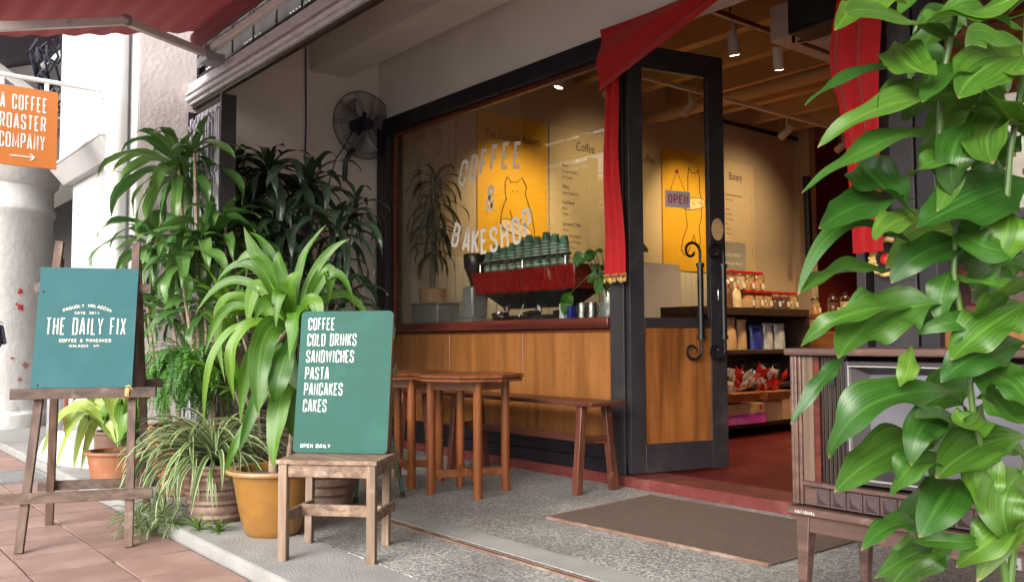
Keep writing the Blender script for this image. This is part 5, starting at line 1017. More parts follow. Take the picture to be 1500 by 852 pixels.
# bench
bn_ = thing('bench', 'long dark red wooden bench along the panelled wall under the window', 'bench', (-4.6, -.28, 0))
B(-6.1, -3.80, -.43, -.13, .525, .55).build('seat', 'wood_bench', bn_, bevel=.005)
for x in (-3.93, -5.24):
    for y, s in ((-.38, -1), (-.18, 1)): MB().bar((x + .01, y + s * .055, 0), (x, y, .524), .045, .05, side=(1, 0, 0)).build('leg', 'wood_bench_leg', bn_, bevel=.004)
    B(x - .012, x + .012, -.375, -.185, .3, .34).build('brace', 'wood_bench', bn_, bevel=.002)
B(-5.24, -3.93, -.29, -.27, .29, .335).build('long_stretcher', 'wood_bench', bn_, bevel=.003)
for x in (-5.95,):
    for y, s in ((-.38, -1), (-.18, 1)): MB().bar((x, y + s * .05, 0), (x, y, .524), .045, .05, side=(1, 0, 0)).build('leg', 'wood_bench_leg', bn_, bevel=.004)
# green metal stool
gs = thing('metal_stool', 'dark green tubular metal stool half hidden behind the small chair', 'stool', (-4.68, -1.42, 0))
MB().lathe([(.001, .44), (.14, .44), (.15, .432), (.145, .42), (.001, .42)], (-4.68, -1.43, 0), 24).build('seat', 'green_paint', gs)
for dx, dy in ((1, 1), (1, -1), (-1, 1), (-1, -1)):
    MB().tube([(-4.68 + dx * .155, -1.43 + dy * .155, .02), (-4.68 + dx * .1, -1.43 + dy * .1, .38), (-4.68 + dx * .07, -1.43 + dy * .07, .425)], .0105, 8).build('leg', 'green_paint', gs)
    MB().tube([(-4.68 + dx * .157, -1.43 + dy * .157, 0), (-4.68 + dx * .153, -1.43 + dy * .153, .035)], .014, 8).build('rubber_foot', 'rubber', gs)
# door mat
mt = thing('door_mat', 'large flat brown ribbed doormat on the terrazzo before the open door', 'mat', (-2.8, -.6, 0))
m1, m2_, m3_, m4 = (-3.50, -1.045), (-2.19, -.99), (-2.2, -.12), (-3.58, -.15)
MB().hexa([(*m1, .0042), (*m2_, .0042), (*m3_, .0042), (*m4, .0042), (*m1, .014), (*m2_, .014), (*m3_, .014), (*m4, .014)]).build('pile', 'doormat', mt, bevel=.003)
mb = MB(); mb.bar((*m1, .009), (*m2_, .009), .012, .016).bar((*m1, .009), (*m4, .009), .012, .016); mb.build('edging', 'pot_brown', mt, bevel=.002)
# ------------------------------------------------------------------ television
tv = thing('television', 'old brown wooden console television on tapered legs beside the doormat', 'television', (-1.35, -1.2, 0))
X0, X1, Y0, Y1 = -1.80, -.90, -1.4, -.95
B(X0 - .015, X1 + .015, Y0 - .015, Y1, .865, .89).build('top', 'tv_wood', tv, bevel=.005)
mb = MB(); mb.box(X0, X0 + .022, Y0 + .03, Y1, .35, .864).box(X1 - .022, X1, Y0 + .03, Y1, .35, .864).box(X0 + .022, X1 - .022, Y1 - .02, Y1, .35, .864); mb.build('cabinet', 'tv_wood', tv, bevel=.003)
for x in (X0, X1 - .042): mb = MB(); mb.box(x, x + .012, Y0, Y0 + .03, .36, .864).box(x + .014, x + .028, Y0 - .004, Y0 + .026, .36, .864).box(x + .03, x + .042, Y0, Y0 + .03, .36, .864); mb.build('fluted_post', 'tv_wood', tv, bevel=.003)
B(X0 + .043, X0 + .085, Y0 + .006, Y0 + .03, .44, .862).build('raw_board', 'tv_raw', tv, bevel=.002)
B(X0 + .085, X0 + .105, Y0 + .012, Y0 + .1, .44, .862).build('recess_side', 'wood_red', tv)
mb = MB(); mb.box(X0 + .105, X0 + .2, Y0 + .028, Y0 + .04, .44, .862); mb.build('speaker_back', 'tv_black', tv)
for k in range(6): B(X0 + .112 + k * .0155, X0 + .118 + k * .0155, Y0 + .014, Y0 + .028, .44, .862).build('speaker_slat', 'tv_black', tv, bevel=.001)
for k in range(5): B(X0 + .1205 + k * .0155, X0 + .1225 + k * .0155, Y0 + .018, Y0 + .028, .44, .862).build('speaker_slat', 'tv_raw', tv, smooth=False)
B(X0 + .135, X0 + .165, Y0 + .008, Y0 + .0135, .765, .80).build('badge', 'tv_black', tv, smooth=False)
sx0, sx1, sz0, sz1 = X0 + .205, X1 - .045, .452, .848
def frame_ring(x0, x1, z0, z1, tx, tz, ya, yb): mb = MB(); return mb.box(x0, x0 + tx, ya, yb, z0, z1).box(x1 - tx, x1, ya, yb, z0, z1).box(x0 + tx, x1 - tx, ya, yb, z0, z0 + tz).box(x0 + tx, x1 - tx, ya, yb, z1 - tz, z1)
frame_ring(sx0, sx1, sz0, sz1, .016, .016, Y0 + .0, Y0 + .05).build('bezel', 'tv_bezel', tv, bevel=.003)
frame_ring(sx0 + .014, sx1 - .014, sz0 + .014, sz1 - .014, .004, .004, Y0 - .003, Y0 + .03).build('bezel_trim', 'tv_trim', tv)
mb = MB(); a_ = (sx0 + .018, sx1 - .018, sz0 + .018, sz1 - .018); b_ = (sx0 + .065, sx1 - .065, sz0 + .05, sz1 - .045); ya, yb = Y0 + .012, Y0 + .05
P_ = [(a_[0], ya, a_[2]), (a_[1], ya, a_[2]), (a_[1], ya, a_[3]), (a_[0], ya, a_[3]), (b_[0], yb, b_[2]), (b_[1], yb, b_[2]), (b_[1], yb, b_[3]), (b_[0], yb, b_[3])]
mb.v = [Vector(p) for p in P_]
for k in range(4): mb.face([k, (k + 1) % 4, 4 + (k + 1) % 4, 4 + k])
mb.build('screen_surround', 'tv_bezel', tv, smooth=False)
MB().grid(lambda u, v: (b_[0] - .004 + (b_[1] - b_[0] + .008) * u, Y0 + .048 - .022 * (1 - (2 * u - 1) ** 2) * (1 - .8 * (2 * v - 1) ** 2), b_[2] - .004 + (b_[3] - b_[2] + .008) * v), 16, 12).build('screen', 'tv_screen', tv)
MB().box(X0 + .043, X1 - .043, Y0 - .008, Y0 + .05, .425, .44).build('shelf_rail', 'tv_wood', tv, bevel=.003)
B(X0 + .043, X1 - .043, Y0 + .01, Y0 + .04, .36, .425).build('drawer_front', 'tv_wood', tv)
k = 0; x = X0 + .09
while x < X1 - .1:
    st_ = MB(); st_.hexa([(x, Y0 + .01, .362), (x + .05, Y0 + .01, .362), (x + .05, Y0 + .01, .42), (x, Y0 + .01, .42), (x, Y0 + .002, .362), (x + .05, Y0 + .002, .362), (x + .05, Y0 + .002, .42), (x, Y0 + .002, .42)])
    b0 = len(st_.v); st_.v += [Vector(p) for p in ((x + .006, Y0 + .001, .368), (x + .044, Y0 + .001, .368), (x + .044, Y0 + .001, .414), (x + .006, Y0 + .001, .414), (x + .025, Y0 - .016, .391))]
    for q in range(4): st_.face([b0 + q, b0 + (q + 1) % 4, b0 + 4])
    st_.build('stud', 'tv_stud', tv, smooth=False); x += .058
MB().box(X0 - .012, X1 + .012, Y0 - .02, Y1, .325, .352).build('base_moulding', 'tv_wood', tv, bevel=.006)
MB().box(X0 + .05, X1 - .05, Y0 + .01, Y1 - .03, .265, .324).build('skirt', 'tv_wood', tv, bevel=.004)
for lx, sx in ((X0 + .035, -.01), (X1 - .035, .01)):
    for ly, sy in ((Y0 + .03, -.01), (Y1 - .04, .01)): MB().bar((lx + sx, ly + sy, 0), (lx, ly, .324), .026, .026, side=(1, 0, 0), w2=.052, h2=.052).build('leg', 'tv_wood', tv, bevel=.003)
mb = MB(); lettering(mb, 'NATIONAL', (X0 + .022, Y0 - .0205, .332), (1, 0, 0), (0, 0, 1), .011, .0075, .0018, .003); mb.build('lettering', 'white_letter', tv, smooth=False)
pl = B(X1 - .33, X1 - .17, Y0 + .004, Y0 + .009, .272, .305).build('label_plate', 'metal_grey', tv); B(X1 - .32, X1 - .18, Y0 + .001, Y0 + .0035, .277, .285).build('lettering', 'ink', pl, smooth=False)
# ------------------------------------------------------------------ foreground plant
fp = thing('houseplant', 'large glossy green potted plant in the right foreground before the television', 'plant', (-.78, -3.06, -.05))
for l in FG_LEAVES:
    ribbon(MB(), l[0:3], l[3:6], l[6:9], l[9] * 1.32, (.55, -.65, .75), 'wide', wav=R(.08, .2), fold=R(.05, .3), roll=l[10] * 1.1, nv=24, nu=6).build('leaf', random.choice(['leaf_big', 'leaf_big', 'leaf_big_dark', 'leaf_big_dark', 'leaf_big_pale']), fp, ang=80)
for s in FG_STEMS: MB().tube(s, [.008 - .004 * k / len(s) for k in range(len(s))], 8).build('stem', 'stem_green', fp)
s0 = Vector(FG_STEMS[0][0]); pc = Vector((s0.x, s0.y, -.05))
MB().tube([pc + Vector((0, 0, .32)), pc + Vector((.01, 0, .45)), s0], [.018, .016, .013], 10).build('trunk', 'trunk', fp)
pot(fp, pc, .13, .18, .34, 'terracotta', rim=.015)
for k in range(48):
    s = FG_STEMS[random.choice([0, 1, 1, 3]) if k < 34 else 1]; q = Vector(s[random.randrange(1, len(s)) if k < 34 else random.choice([3, 4, 5])]) + Vector((R(.02, .14), R(.08, .22), R(-.06, .06))); az = R(-.3, 1.9); tip = q + Vector((math.cos(az) * .22, math.sin(az) * .22, R(-.14, .08)))
    ribbon(MB(), q, q.lerp(tip, .5) + Vector((0, 0, .04)), tip, .065, (.3, -.5, .9), 'wide', nv=14, nu=4, roll=R(-.6, .6)).build('leaf', random.choice(['leaf_big_dark', 'leaf_big_dark', 'leaf_big']), fp, ang=80)
# ------------------------------------------------------------------ potted plants at the left
cp = thing('corn_plant', 'bright green long leaved corn plant in the yellow glazed pot', 'plant', (-4.08, -2.28, 0))
pot(cp, (-4.08, -2.28, 0), .125, .19, .315, 'glaze_yellow', rim=.028, rimmat='glaze_rim')
MB().tube([(-4.08, -2.28, .28), (-4.06, -2.29, .6), (-4.1, -2.28, .9), (CORN_LEAVES[0][0], CORN_LEAVES[0][1], CORN_LEAVES[0][2])], [.024, .021, .02, .016], 10).build('trunk', 'trunk', cp)
MB().tube([(-4.02, -2.24, .28), (-4.0, -2.22, .5), (-4.02, -2.2, .72)], .014, 8).build('trunk', 'trunk', cp)
for l in CORN_LEAVES: ribbon(MB(), l[0:3], l[3:6], l[6:9], l[9] * .86, (.8, -.5, .45), 'strap', wav=R(.05, .14), fold=R(.15, .35), roll=l[10] * .8, nv=20, nu=4).build('leaf', random.choice(['leaf_corn', 'leaf_corn', 'leaf_corn', 'leaf_big']), cp, ang=80)
def trunk_to(parent, base, top, r0=.016, mat='trunk'):
    b = Vector(base); t = Vector(top); m_ = b.lerp(t, .5) + Vector((R(-.05, .05), R(-.05, .05), 0)); MB().tube([b, b.lerp(m_, .6), m_, m_.lerp(t, .6), t], [r0, r0 * .95, r0 * .9, r0 * .85, r0 * .8], 8).build('trunk', mat, parent)
tall = thing('dracaena', 'tall green dracaena with arching strap leaves in front of the folded gate', 'plant', (-5.7, -1.98, 0))
pot(tall, (-5.7, -1.98, 0), .17, .23, .34, 'pot_brown', ribs=9)
tall2 = thing('dracaena', 'thin leaved dracaena just right of the easel, below the tall one', 'plant', (-5.75, -2.2, 0))
pot(tall2, (-5.95, -2.12, 0), .12, .16, .28, 'terracotta')
for i, c in enumerate(TALL_CROWNS):
    tgt = tall2 if i in (6, 7) else tall; b0 = (-5.95, -2.12, .25) if i in (6, 7) else (-5.7 + R(-.08, .08), -1.98 + R(-.08, .08), .3)
    rosette(tgt, c[:3], int(c[4] * 1.2), c[3], c[5] * 1.6, 'leaf_mid', 1.4, -.6, 1.9 if i < 6 and i != 1 else 1.1, wav=.14); trunk_to(tgt, b0, c[:3])
dk = thing('dracaena', 'large dark leaved dracaena standing in the shaded porch corner below the fan', 'plant', (-6.65, -1.05, 0))
pot(dk, (-6.65, -1.05, 0), .2, .27, .4, 'pot_brown', ribs=8)
for i, c in enumerate(DARK_CROWNS):
    rosette(dk, c[:3], int(c[4] * 1.2), c[3], c[5] * 1.5, 'leaf_dark', 1.4, -.8, 2.0, wav=.14); trunk_to(dk, (-6.65 + R(-.12, .12), -1.05 + R(-.12, .12), .35), c[:3], mat='trunk_dark')
yg = thing('song_of_india', 'young bright green plant with short pointed rosettes between the fern and corn plant', 'plant', (-4.75, -2.1, 0))
pot(yg, (-4.75, -2.05, 0), .12, .16, .26, 'terracotta')
for c in YOUNG_CROWNS: rosette(yg, c[:3], int(c[4]), c[3], c[5], 'leaf_corn', 1.45, .1, .7, wav=.05, spread=.06, nv=7); trunk_to(yg, (-4.75, -2.05, .2), c[:3], .008)
# fern: drooping fronds with leaflets
fr = thing('fern', 'rounded hanging fern mound behind the spider plant', 'fern', (-5.5, -2.22, 0))
pot(fr, (-5.5, -2.22, 0), .15, .22, .42, 'terracotta'); FCc = Vector((-5.5, -2.22, .74))
frond_me = []
for v in range(7):
    mb = MB(); L = R(.34, .46); N = 26; pts = [Vector((0, 0, 0))]; e = R(.35, 1.15); cur = R(-.3, .3)
    for i in range(N): e = max(-1.5, e - (.12 + .02 * i / N)); pts.append(pts[-1] + Vector((math.cos(e), cur * i / N * .3, math.sin(e))).normalized() * L / N)
    for i in range(1, N):
        d = (pts[i + 1] - pts[i - 1]).normalized(); s_ = d.cross(Vector((0, 0, 1))); s_ = s_.normalized() if s_.length > .1 else Vector((0, 1, 0)); n2 = s_.cross(d); ln = .034 * math.sin(PI * min(1, .15 + i / N * .9))
        for sg in (-1, 1):
            b = len(mb.v); o_ = s_ * sg; p = pts[i]; tilt = n2 * R(-.004, .008)
            mb.v += [p, p + o_ * ln * .5 + d * .0085 + tilt, p + o_ * ln + tilt * 1.5, p + o_ * ln * .5 - d * .0085 + tilt]; mb.face([b, b + 1, b + 2, b + 3], [(.5, .1), (.8, .4), (.6, .8), (.2, .4)])
    frond_me.append(mb.mesh('frond', 'leaf_fern', ang=80))
for i in range(190):
    o = bpy.data.objects.new('frond', random.choice(frond_me)); COL.objects.link(o); o.parent = fr; az = i * 2.39996; rr = R(0, .09)
    o.location = FCc - Vector(fr.location) + Vector((rr * math.cos(az), rr * math.sin(az), R(-.06, .1))); o.rotation_euler = (R(-.3, .3), R(-.35, .35), az); s_ = R(.75, 1.15); o.scale = (s_, s_, s_)
# spider plant
sp_ = thing('spider_plant', 'variegated spider plant with white edged blades spilling over a ribbed brown pot', 'plant', (-4.6, -2.38, 0))
pot(sp_, (-4.58, -2.36, 0), .13, .185, .3, 'pot_brown', rim=.012, ribs=11)
for (dx, dy, z, n, L, eh, el) in ((0, 0, .34, 110, .5, 1.4, .05), (-.12, -.08, .38, 60, .42, 1.2, .0), (-.3, -.02, .3, 50, .42, 1.2, .1)):
    rosette(sp_, (-4.58 + dx, -2.38 + dy, z), n, L, .021, 'leaf_spider', eh, el, 2.1, kind='strap', wav=.02, fold=.5, name='blade', spread=.05, nv=10)
gc = thing('spider_plant', 'low tuft of small spider plantlets sprouting at the kerb corner', 'plant', (-4.7, -2.72, -.05))
for (x, y, z, n, L) in ((-4.62, -2.68, -.03, 34, .17), (-4.78, -2.7, -.02, 34, .18), (-4.9, -2.66, .0, 30, .18), (-4.7, -2.6, .03, 34, .2), (-4.55, -2.6, .02, 24, .15), (-4.85, -2.58, .08, 24, .18)):
    rosette(gc, (x, y, z), n, L, .011, 'leaf_spider', 1.4, .1, 1.7, kind='strap', wav=.02, fold=.4, name='blade', spread=.01, nv=6)
for (x, y, lab) in ((-4.38, -2.53, 'tiny green plantlet in the kerb gap left of the yellow pot'), (-4.28, -2.47, 'tiny green plantlet touching the foot of the yellow pot')):
    g = thing('plantlet', lab, 'plant', (x, y, 0)); rosette(g, (x, y, .01), 16, .09, .013, 'leaf_corn', 1.4, .2, .8, kind='strap', wav=.02, fold=.4, name='blade', spread=.01, nv=5)
lp = thing('areca_seedling', 'leafy green plant with drooping pale leaflets in the terracotta pot behind the easel', 'plant', (-6.05, -2.42, 0))
pot(lp, (-6.1, -2.44, -.045), .135, .19, .27, 'terracotta', rim=.018)
for i, l in enumerate(LOW_LEAVES): ribbon(MB(), l[0:3], l[3:6], l[6:9], l[9] * 1.5, (.8, -.5, .5), 'wide', roll=l[10], nv=12).build('leaf', 'leaf_pale' if i < 7 else 'leaf_corn', lp, ang=80)
pp = thing('plant_pot', 'small grey brown pot half hidden behind the terracotta pot', 'pot', (-6.6, -2.35, 0)); pot(pp, (-6.65, -2.3, 0), .13, .16, .3, 'pot_brown', rim=.01)
rp2 = thing('plant_pot', 'ribbed dark brown pot standing behind the small wooden chair', 'pot', (-4.6, -1.75, 0)); pot(rp2, (-4.55, -1.75, 0), .12, .19, .34, 'pot_brown', rim=.012, ribs=12)
rosette(rp2, (-4.55, -1.75, .33), 18, .4, .035, 'leaf_dark', 1.4, .3, 1.2)
# dracaena leaves behind (purple) left corner
# ------------------------------------------------------------------ interior
def spot(loc, tgt, power, size=62, blend=.5, col=(1, .68, .33)):
    d = bpy.data.lights.new('spot', 'SPOT'); d.energy = power; d.spot_size = rad(size); d.spot_blend = blend; d.color = col; d.shadow_soft_size = .03
    o = bpy.data.objects.new('spot', d); COL.objects.link(o); o.location = loc; o.rotation_euler = (Vector(loc) - Vector(tgt)).to_track_quat('Z', 'Y').to_euler()
for (x, y0, y1, lab) in ((-4.02, .95, 3.2, 'dark lighting track on the shop ceiling nearest the doorway'), (-5.45, .4, 6.2, 'pale lighting track on the shop ceiling nearer the poster wall')):
    t = thing('lighting_track', lab, 'light track', (x, y0, 3.3)); B(x - .018, x + .018, y0, y1, 3.3, 3.335).build('rail', 'ceiling_white' if x < -5 else 'wood_trim', t)
    for y in (y0 + .3, y1 - .3): MB().tube([(x, y, 3.33), (x, y, 4.0)], .006, 6).build('hanger', 'iron_black', t)
LAMPS = [(-4.02, 1.28, (-4.4, 2.3, .4), 160, 'white track spotlight nearest the doorway, pointing down'), (-4.02, 1.85, (-4.6, 3.0, .5), 150, 'white track spotlight just behind the first one by the air conditioner'),
 (-5.45, 1.45, (-7.0, 1.55, 2.1), 210, 'white spotlight aimed at the first orange poster'), (-5.45, 2.5, (-7.0, 2.75, 2.3), 110, 'white spotlight aimed at the coffee menu poster'), (-5.45, 4.1, (-7.0, 4.2, 2.3), 210, 'white spotlight aimed at the second orange poster'), (-5.45, 5.2, (-7.0, 5.3, 2.3), 120, 'white spotlight aimed at the bakery menu poster'), (-5.45, .85, (-5.9, .5, 1.), 30, 'round glowing spotlight seen through the top right of the window')]
for x, y, tg, pw, lab in LAMPS:
    t = thing('spotlight', lab, 'spotlight', (x, y, 3.28), 0, 'track spotlights in the shop'); a = Vector((x, y, 3.14)); d = (Vector(tg) - a).normalized()
    MB().tube([(x, y, 3.3), (x, y, 3.2), a - d * .06], .012, 6).build('stem', 'ceiling_white', t)
    MB().tube([a - d * .08, a - d * .07, a + d * .1], [.03, .038, .042], 16).build('housing', 'ceiling_white', t)
    MB().tube([a + d * .101, a + d * .103], .034, 16).build('lens', 'lamp_glow', t)
    spot(a + d * .13, tg, pw * (.26 if 'orange' in lab else .22), 62 if 'orange' in lab else 92, 1, (1, .72, .38))
for q in ((-3.6, 3.9, 'round ceiling downlight deep in the shop, nearer the door'), (-4.6, 6.2, 'round ceiling downlight deep in the shop, near the back wall')):
    t = thing('downlight', q[2], 'ceiling light', (q[0], q[1], 3.7)); MB().lathe([(.06, 0), (.065, .12)], (q[0], q[1], 3.6), 16).build('housing', 'ceiling_white', t); MB().lathe([(.001, -.001), (.05, -.001)], (q[0], q[1], 3.6), 16).build('lens', 'lamp_glow', t)
    MB().tube([(q[0], q[1], 3.72), (q[0], q[1], 4.)], .008, 6).build('stem', 'ceiling_white', t); spot((q[0], q[1], 3.57), (q[0], q[1], 0), 90, 120)
ac = thing('air_conditioner', 'white ceiling cassette air conditioner hanging inside above the doorway', 'air conditioner', (-3.2, 2.2, 3.1))
B(-3.85, -2.7, 1.5, 2.5, 3.13, 3.4).build('casing', 'ceiling_white', ac, bevel=.01)
mb = MB(); mb.box(-3.7, -2.85, 1.62, 1.66, 3.123, 3.132).box(-3.7, -2.85, 2.34, 2.38, 3.123, 3.132).box(-3.72, -3.68, 1.7, 2.3, 3.123, 3.132); mb.build('vent_slot', 'rubber', ac, smooth=False)
for k in range(4): B(-3.6 + k * .18, -3.46 + k * .18, 1.75, 2.25, 3.115, 3.129).build('louvre', 'ceiling_white', ac, bevel=.003)
for y in (1.6, 2.4): MB().tube([(-3.75, y, 3.4), (-3.75, y, 4)], .008, 6).build('hanger', 'iron_black', ac)
spk = thing('loudspeaker', 'black loudspeaker box hanging near the top of the doorway', 'loudspeaker', (-3.3, 1.3, 3.3)); B(-3.5, -3.1, 1.2, 1.45, 3.03, 3.5).build('cabinet', 'tv_black', spk, bevel=.01); B(-3.47, -3.13, 1.19, 1.2, 3.06, 3.47).build('mesh_front', 'rubber', spk); MB().tube([(-3.52, 1.3, 3.0), (-3.52, 1.3, 4)], .012, 6).build('hanger', 'iron_black', spk)
# posters
def poster(label, y0, y1, z0, z1, mat): t = thing('poster', label, 'poster', (-6.99, (y0 + y1) / 2, (z0 + z1) / 2)); B(-6.998, -6.985, y0, y1, z0, z1).build('sheet', mat, t, smooth=False); return t
PX = -6.983; EY = (0, 1, 0); EZ = (0, 0, 1)
p1_ = poster('orange poster headed The Curious Bakers seen through the window', 1.11, 2.02, 1.75, 3.21, 'poster_orange')
script_text('lettering', 'The Curious Bakers', (PX, 1.2, 2.955), EY, EZ, .115, 'ink', p1_, sx=.78, shear=.15)
def outline(parent, pts, r=.005, mat='ink', closed=False): MB().tube([(PX + .001, y, z) for y, z in pts], r, 5, closed=closed).build('drawing', mat, parent)
def loaf(parent, cy, cz, L, H, tilt):
    ring = []; c_, s_ = math.cos(tilt), math.sin(tilt)
    for k in range(24): t = 2 * PI * k / 24; y = L / 2 * math.copysign(abs(math.cos(t)) ** .7, math.cos(t)); z = H / 2 * math.copysign(abs(math.sin(t)) ** .8, math.sin(t)); ring.append((cy + y * c_ - z * s_, cz + y * s_ + z * c_))
    mb = MB(); mb.v = [Vector((PX, y, z)) for y, z in ring] + [Vector((PX + .003, y, z)) for y, z in ring]; mb.face(range(24, 48))
    for k in range(24): mb.face([k, (k + 1) % 24, 24 + (k + 1) % 24, 24 + k])
    mb.build('drawing', 'bread', parent, smooth=False); outline(parent, ring, closed=True)
    for q in (-.28, 0, .28): outline(parent, [(cy + (L * q - .03) * c_ , cz + (L * q - .03) * s_ + .02), (cy + (L * q + .03) * c_, cz + (L * q + .03) * s_ - .015)])
# simple line figure of a baker animal holding a loaf
def small(pts): return [(1.62 + (y - 1.62) * .74, 2.1 + (z - 2.1) * .8) for y, z in pts]
outline(p1_, small([(1.40, 2.62), (1.40, 2.5), (1.42, 2.42), (1.36, 2.3), (1.32, 2.15), (1.36, 2.02)])); outline(p1_, small([(1.78, 2.6), (1.76, 2.5), (1.8, 2.42), (1.88, 2.25), (1.92, 2.05), (1.92, 1.85)]))
outline(p1_, small([(1.40, 2.62), (1.44, 2.70), (1.5, 2.64), (1.62, 2.65), (1.7, 2.72), (1.78, 2.6)])); outline(p1_, small([(1.48, 2.28), (1.52, 2.18), (1.6, 2.12)])); outline(p1_, small([(1.76, 2.3), (1.72, 2.2), (1.64, 2.13)]))
loaf(p1_, 1.6, 2.06, .42, .13, -.25)
for dy in (-.03, .05): outline(p1_, small([(1.56 + dy, 2.53), (1.58 + dy, 2.525)]))
def menu(parent, y0, z0, head, lines, hx):
    script_text('lettering', head, (PX, y0 + hx, z0), EY, EZ, .14, 'ink', parent, sx=.75, shear=.12)
    z = z0 - .2
    for ln in lines:
        if ln == '': z -= .045; continue
        b_ = ln[0] == '*'; script_text('lettering', ln.lstrip('*'), (PX, y0 + .08, z), EY, EZ, .05 if b_ else .042, 'ink' if b_ else 'ink_soft', parent, sx=.8)
        if not b_: script_text('lettering', '12', (PX, y0 + .95, z), EY, EZ, .04, 'ink_soft', parent)
        z -= .062
p2_ = poster('cream coffee menu poster between the two orange posters', 2.06, 3.80, 1.75, 3.205, 'poster_cream')
menu(p2_, 2.16, 2.98, 'Coffee', ['*Black', 'Double Espresso', 'Americano', '', '*White', 'Latte, Cappuccino', '', '*Cold Brew', 'Black', 'White', '', '*Signature Coffee', 'Mocha', 'Salted Gula Melaka', 'Coconut Milk Latte', 'Coffee Tonic', '', '*Milk Alternatives', 'Oat', 'Soy'], .28)
script_text('lettering', 'Non Coffee', (PX, 3.2, 2.98), EY, EZ, .14, 'ink', p2_, sx=.75, shear=.12)
p3_ = poster('orange poster with a line drawn figure holding a loaf, seen through the door', 3.84, 4.72, 1.75, 3.22, 'poster_orange')
outline(p3_, [(4.3, 2.9), (4.32, 3.02), (4.37, 2.96), (4.46, 2.96), (4.5, 3.02), (4.52, 2.9), (4.52, 2.75), (4.56, 2.6), (4.54, 2.4), (4.5, 2.3), (4.52, 2.12), (4.48, 2.0)]); outline(p3_, [(4.3, 2.9), (4.3, 2.75), (4.24, 2.6), (4.26, 2.4), (4.28, 2.3), (4.2, 2.15), (4.16, 2.0), (4.22, 1.94), (4.3, 2.0), (4.4, 2.2), (4.44, 2.06)])
loaf(p3_, 4.4, 2.58, .44, .14, .15)
p4_ = poster('cream bakery menu poster right of the door glass', 4.98, 5.63, 1.75, 3.19, 'poster_cream')
script_text('lettering', 'Bakery', (PX, 5.1, 2.96), EY, EZ, .14, 'ink', p4_, sx=.7, shear=.12)
z = 2.75
for ln in ('Freshly baked every morning', 'Ask for today', '', '*Loaves', 'Sourdough', 'Country Loaf', 'Rye', 'Baguette', 'Focaccia', '', '*Pastry', 'Croissant', 'Danish'):
    if ln: script_text('lettering', ln.lstrip('*'), (PX, 5.03, z), EY, EZ, .04, 'ink' if ln[0] == '*' else 'ink_soft', p4_, sx=.7); script_text('lettering', '9', (PX, 5.56, z), EY, EZ, .04, 'ink_soft', p4_)
    z -= .062
# counter
ct = thing('counter', 'service counter behind the shop window', 'counter', (-5.5, .5, 0)); B(-6.9, -4.3, .2, .8, 1.03, 1.068).build('top', 'wood_red', ct, bevel=.004); B(-6.9, -4.3, .6, .78, .07, 1.03).build('front', 'wood_trim', ct)
CZ = 1.068
sb = thing('storage_box', 'frosted plastic storage box at the left end of the counter', 'box', (-6.8, .42, CZ)); B(-6.88, -6.46, .28, .52, CZ, 1.245).build('tub', 'plastic_clear', sb, bevel=.01); B(-6.89, -6.45, .27, .53, 1.245, 1.262).build('lid', 'metal_grey', sb, bevel=.004)
ip = thing('dracaena', 'dark dracaena in a brown pot on the storage box inside the window', 'plant', (-6.72, .4, 1.26)); pot(ip, (-6.72, .4, 1.262), .11, .125, .13, 'kraft', rim=.005)
MB().tube([(-6.72, .4, 1.36), (-6.7, .4, 1.8), (-6.68, .42, 2.35)], [.03, .027, .02], 10).build('trunk', 'trunk', ip)
for z_, n, L in ((2.4, 20, .38), (2.2, 20, .42), (2.0, 16, .36), (1.78, 14, .3)): rosette(ip, (-6.69, .41, z_), n, L, .038, 'leaf_dark', 1.4 if z_ > 2.3 else .7, -.5, 2.2, wav=.1, az0=R(0, 6))
em = thing('espresso_machine', 'dark red espresso machine on the counter with cups stacked on top', 'coffee machine', (-5.5, .45, CZ))
def slab(mb, x0, x1, y0, y1, z0, z1, ins): return mb.hexa([(x0 + ins, y0 + ins, z0), (x1 - ins, y0 + ins, z0), (x1 - ins, y1 - ins, z0), (x0 + ins, y1 - ins, z0), (x0, y0, z1), (x1, y0, z1), (x1, y1, z1), (x0, y1, z1)])
slab(MB(), -6.0, -4.72, .3, .72, 1.30, 1.485, .03).build('body', 'machine_red', em, bevel=.01)
slab(MB(), -5.85, -4.85, .33, .69, 1.18, 1.3, .12).build('underside', 'machine_dark', em, bevel=.01)
B(-5.35, -5.344, .298, .301, 1.31, 1.48).build('seam', 'steel', em); slab(MB(), -5.75, -4.95, .36, .66, CZ, 1.12, -.02).build('drip_tray', 'machine_dark', em, bevel=.005)
MB().tube([(-5.95, .32, 1.56), (-4.78, .32, 1.56)], .011, 8).build('rail', 'steel', em)
mb = MB(); [mb.tube([(x, .33, 1.485), (x, .33, 1.56)], .006, 6) for x in (-5.9, -5.35, -4.85)]; mb.build('rail_post', 'steel', em)
for x in (-5.7, -5.3, -4.95): MB().tube([(x, .45, 1.2), (x, .45, 1.14), (x, .3, 1.13)], [.03, .03, .012], 8).build('group_head', 'steel', em)
MB().tube([(-5.3, .32, 1.3), (-5.25, .26, 1.2), (-5.3, .25, 1.1)], .006, 6).build('steam_wand', 'steel', em)
cup_r = MB(); cup_r.lathe([(.028, 0), (.04, .075)], (0, 0, 0), 14); cup_me = cup_r.mesh('cup', 'cup_green', ang=50)
ring = MB(); ring.lathe([(.040, .0), (.043, .001), (.043, .008), (.040, .009)], (0, 0, .07), 14); rim_me = ring.mesh('rim', 'cup_rim')
words_ = ['first', 'second', 'third', 'fourth', 'fifth', 'sixth', 'seventh', 'eighth', 'ninth', 'tenth']
xs = [-5.9, -5.795, -5.69, -5.585, -5.48, -5.375, -5.27, -5.165, -5.06, -4.96]; tops = [5, 7, 6, 7, 8, 9, 8, 9, 8, 7]
pcup = None
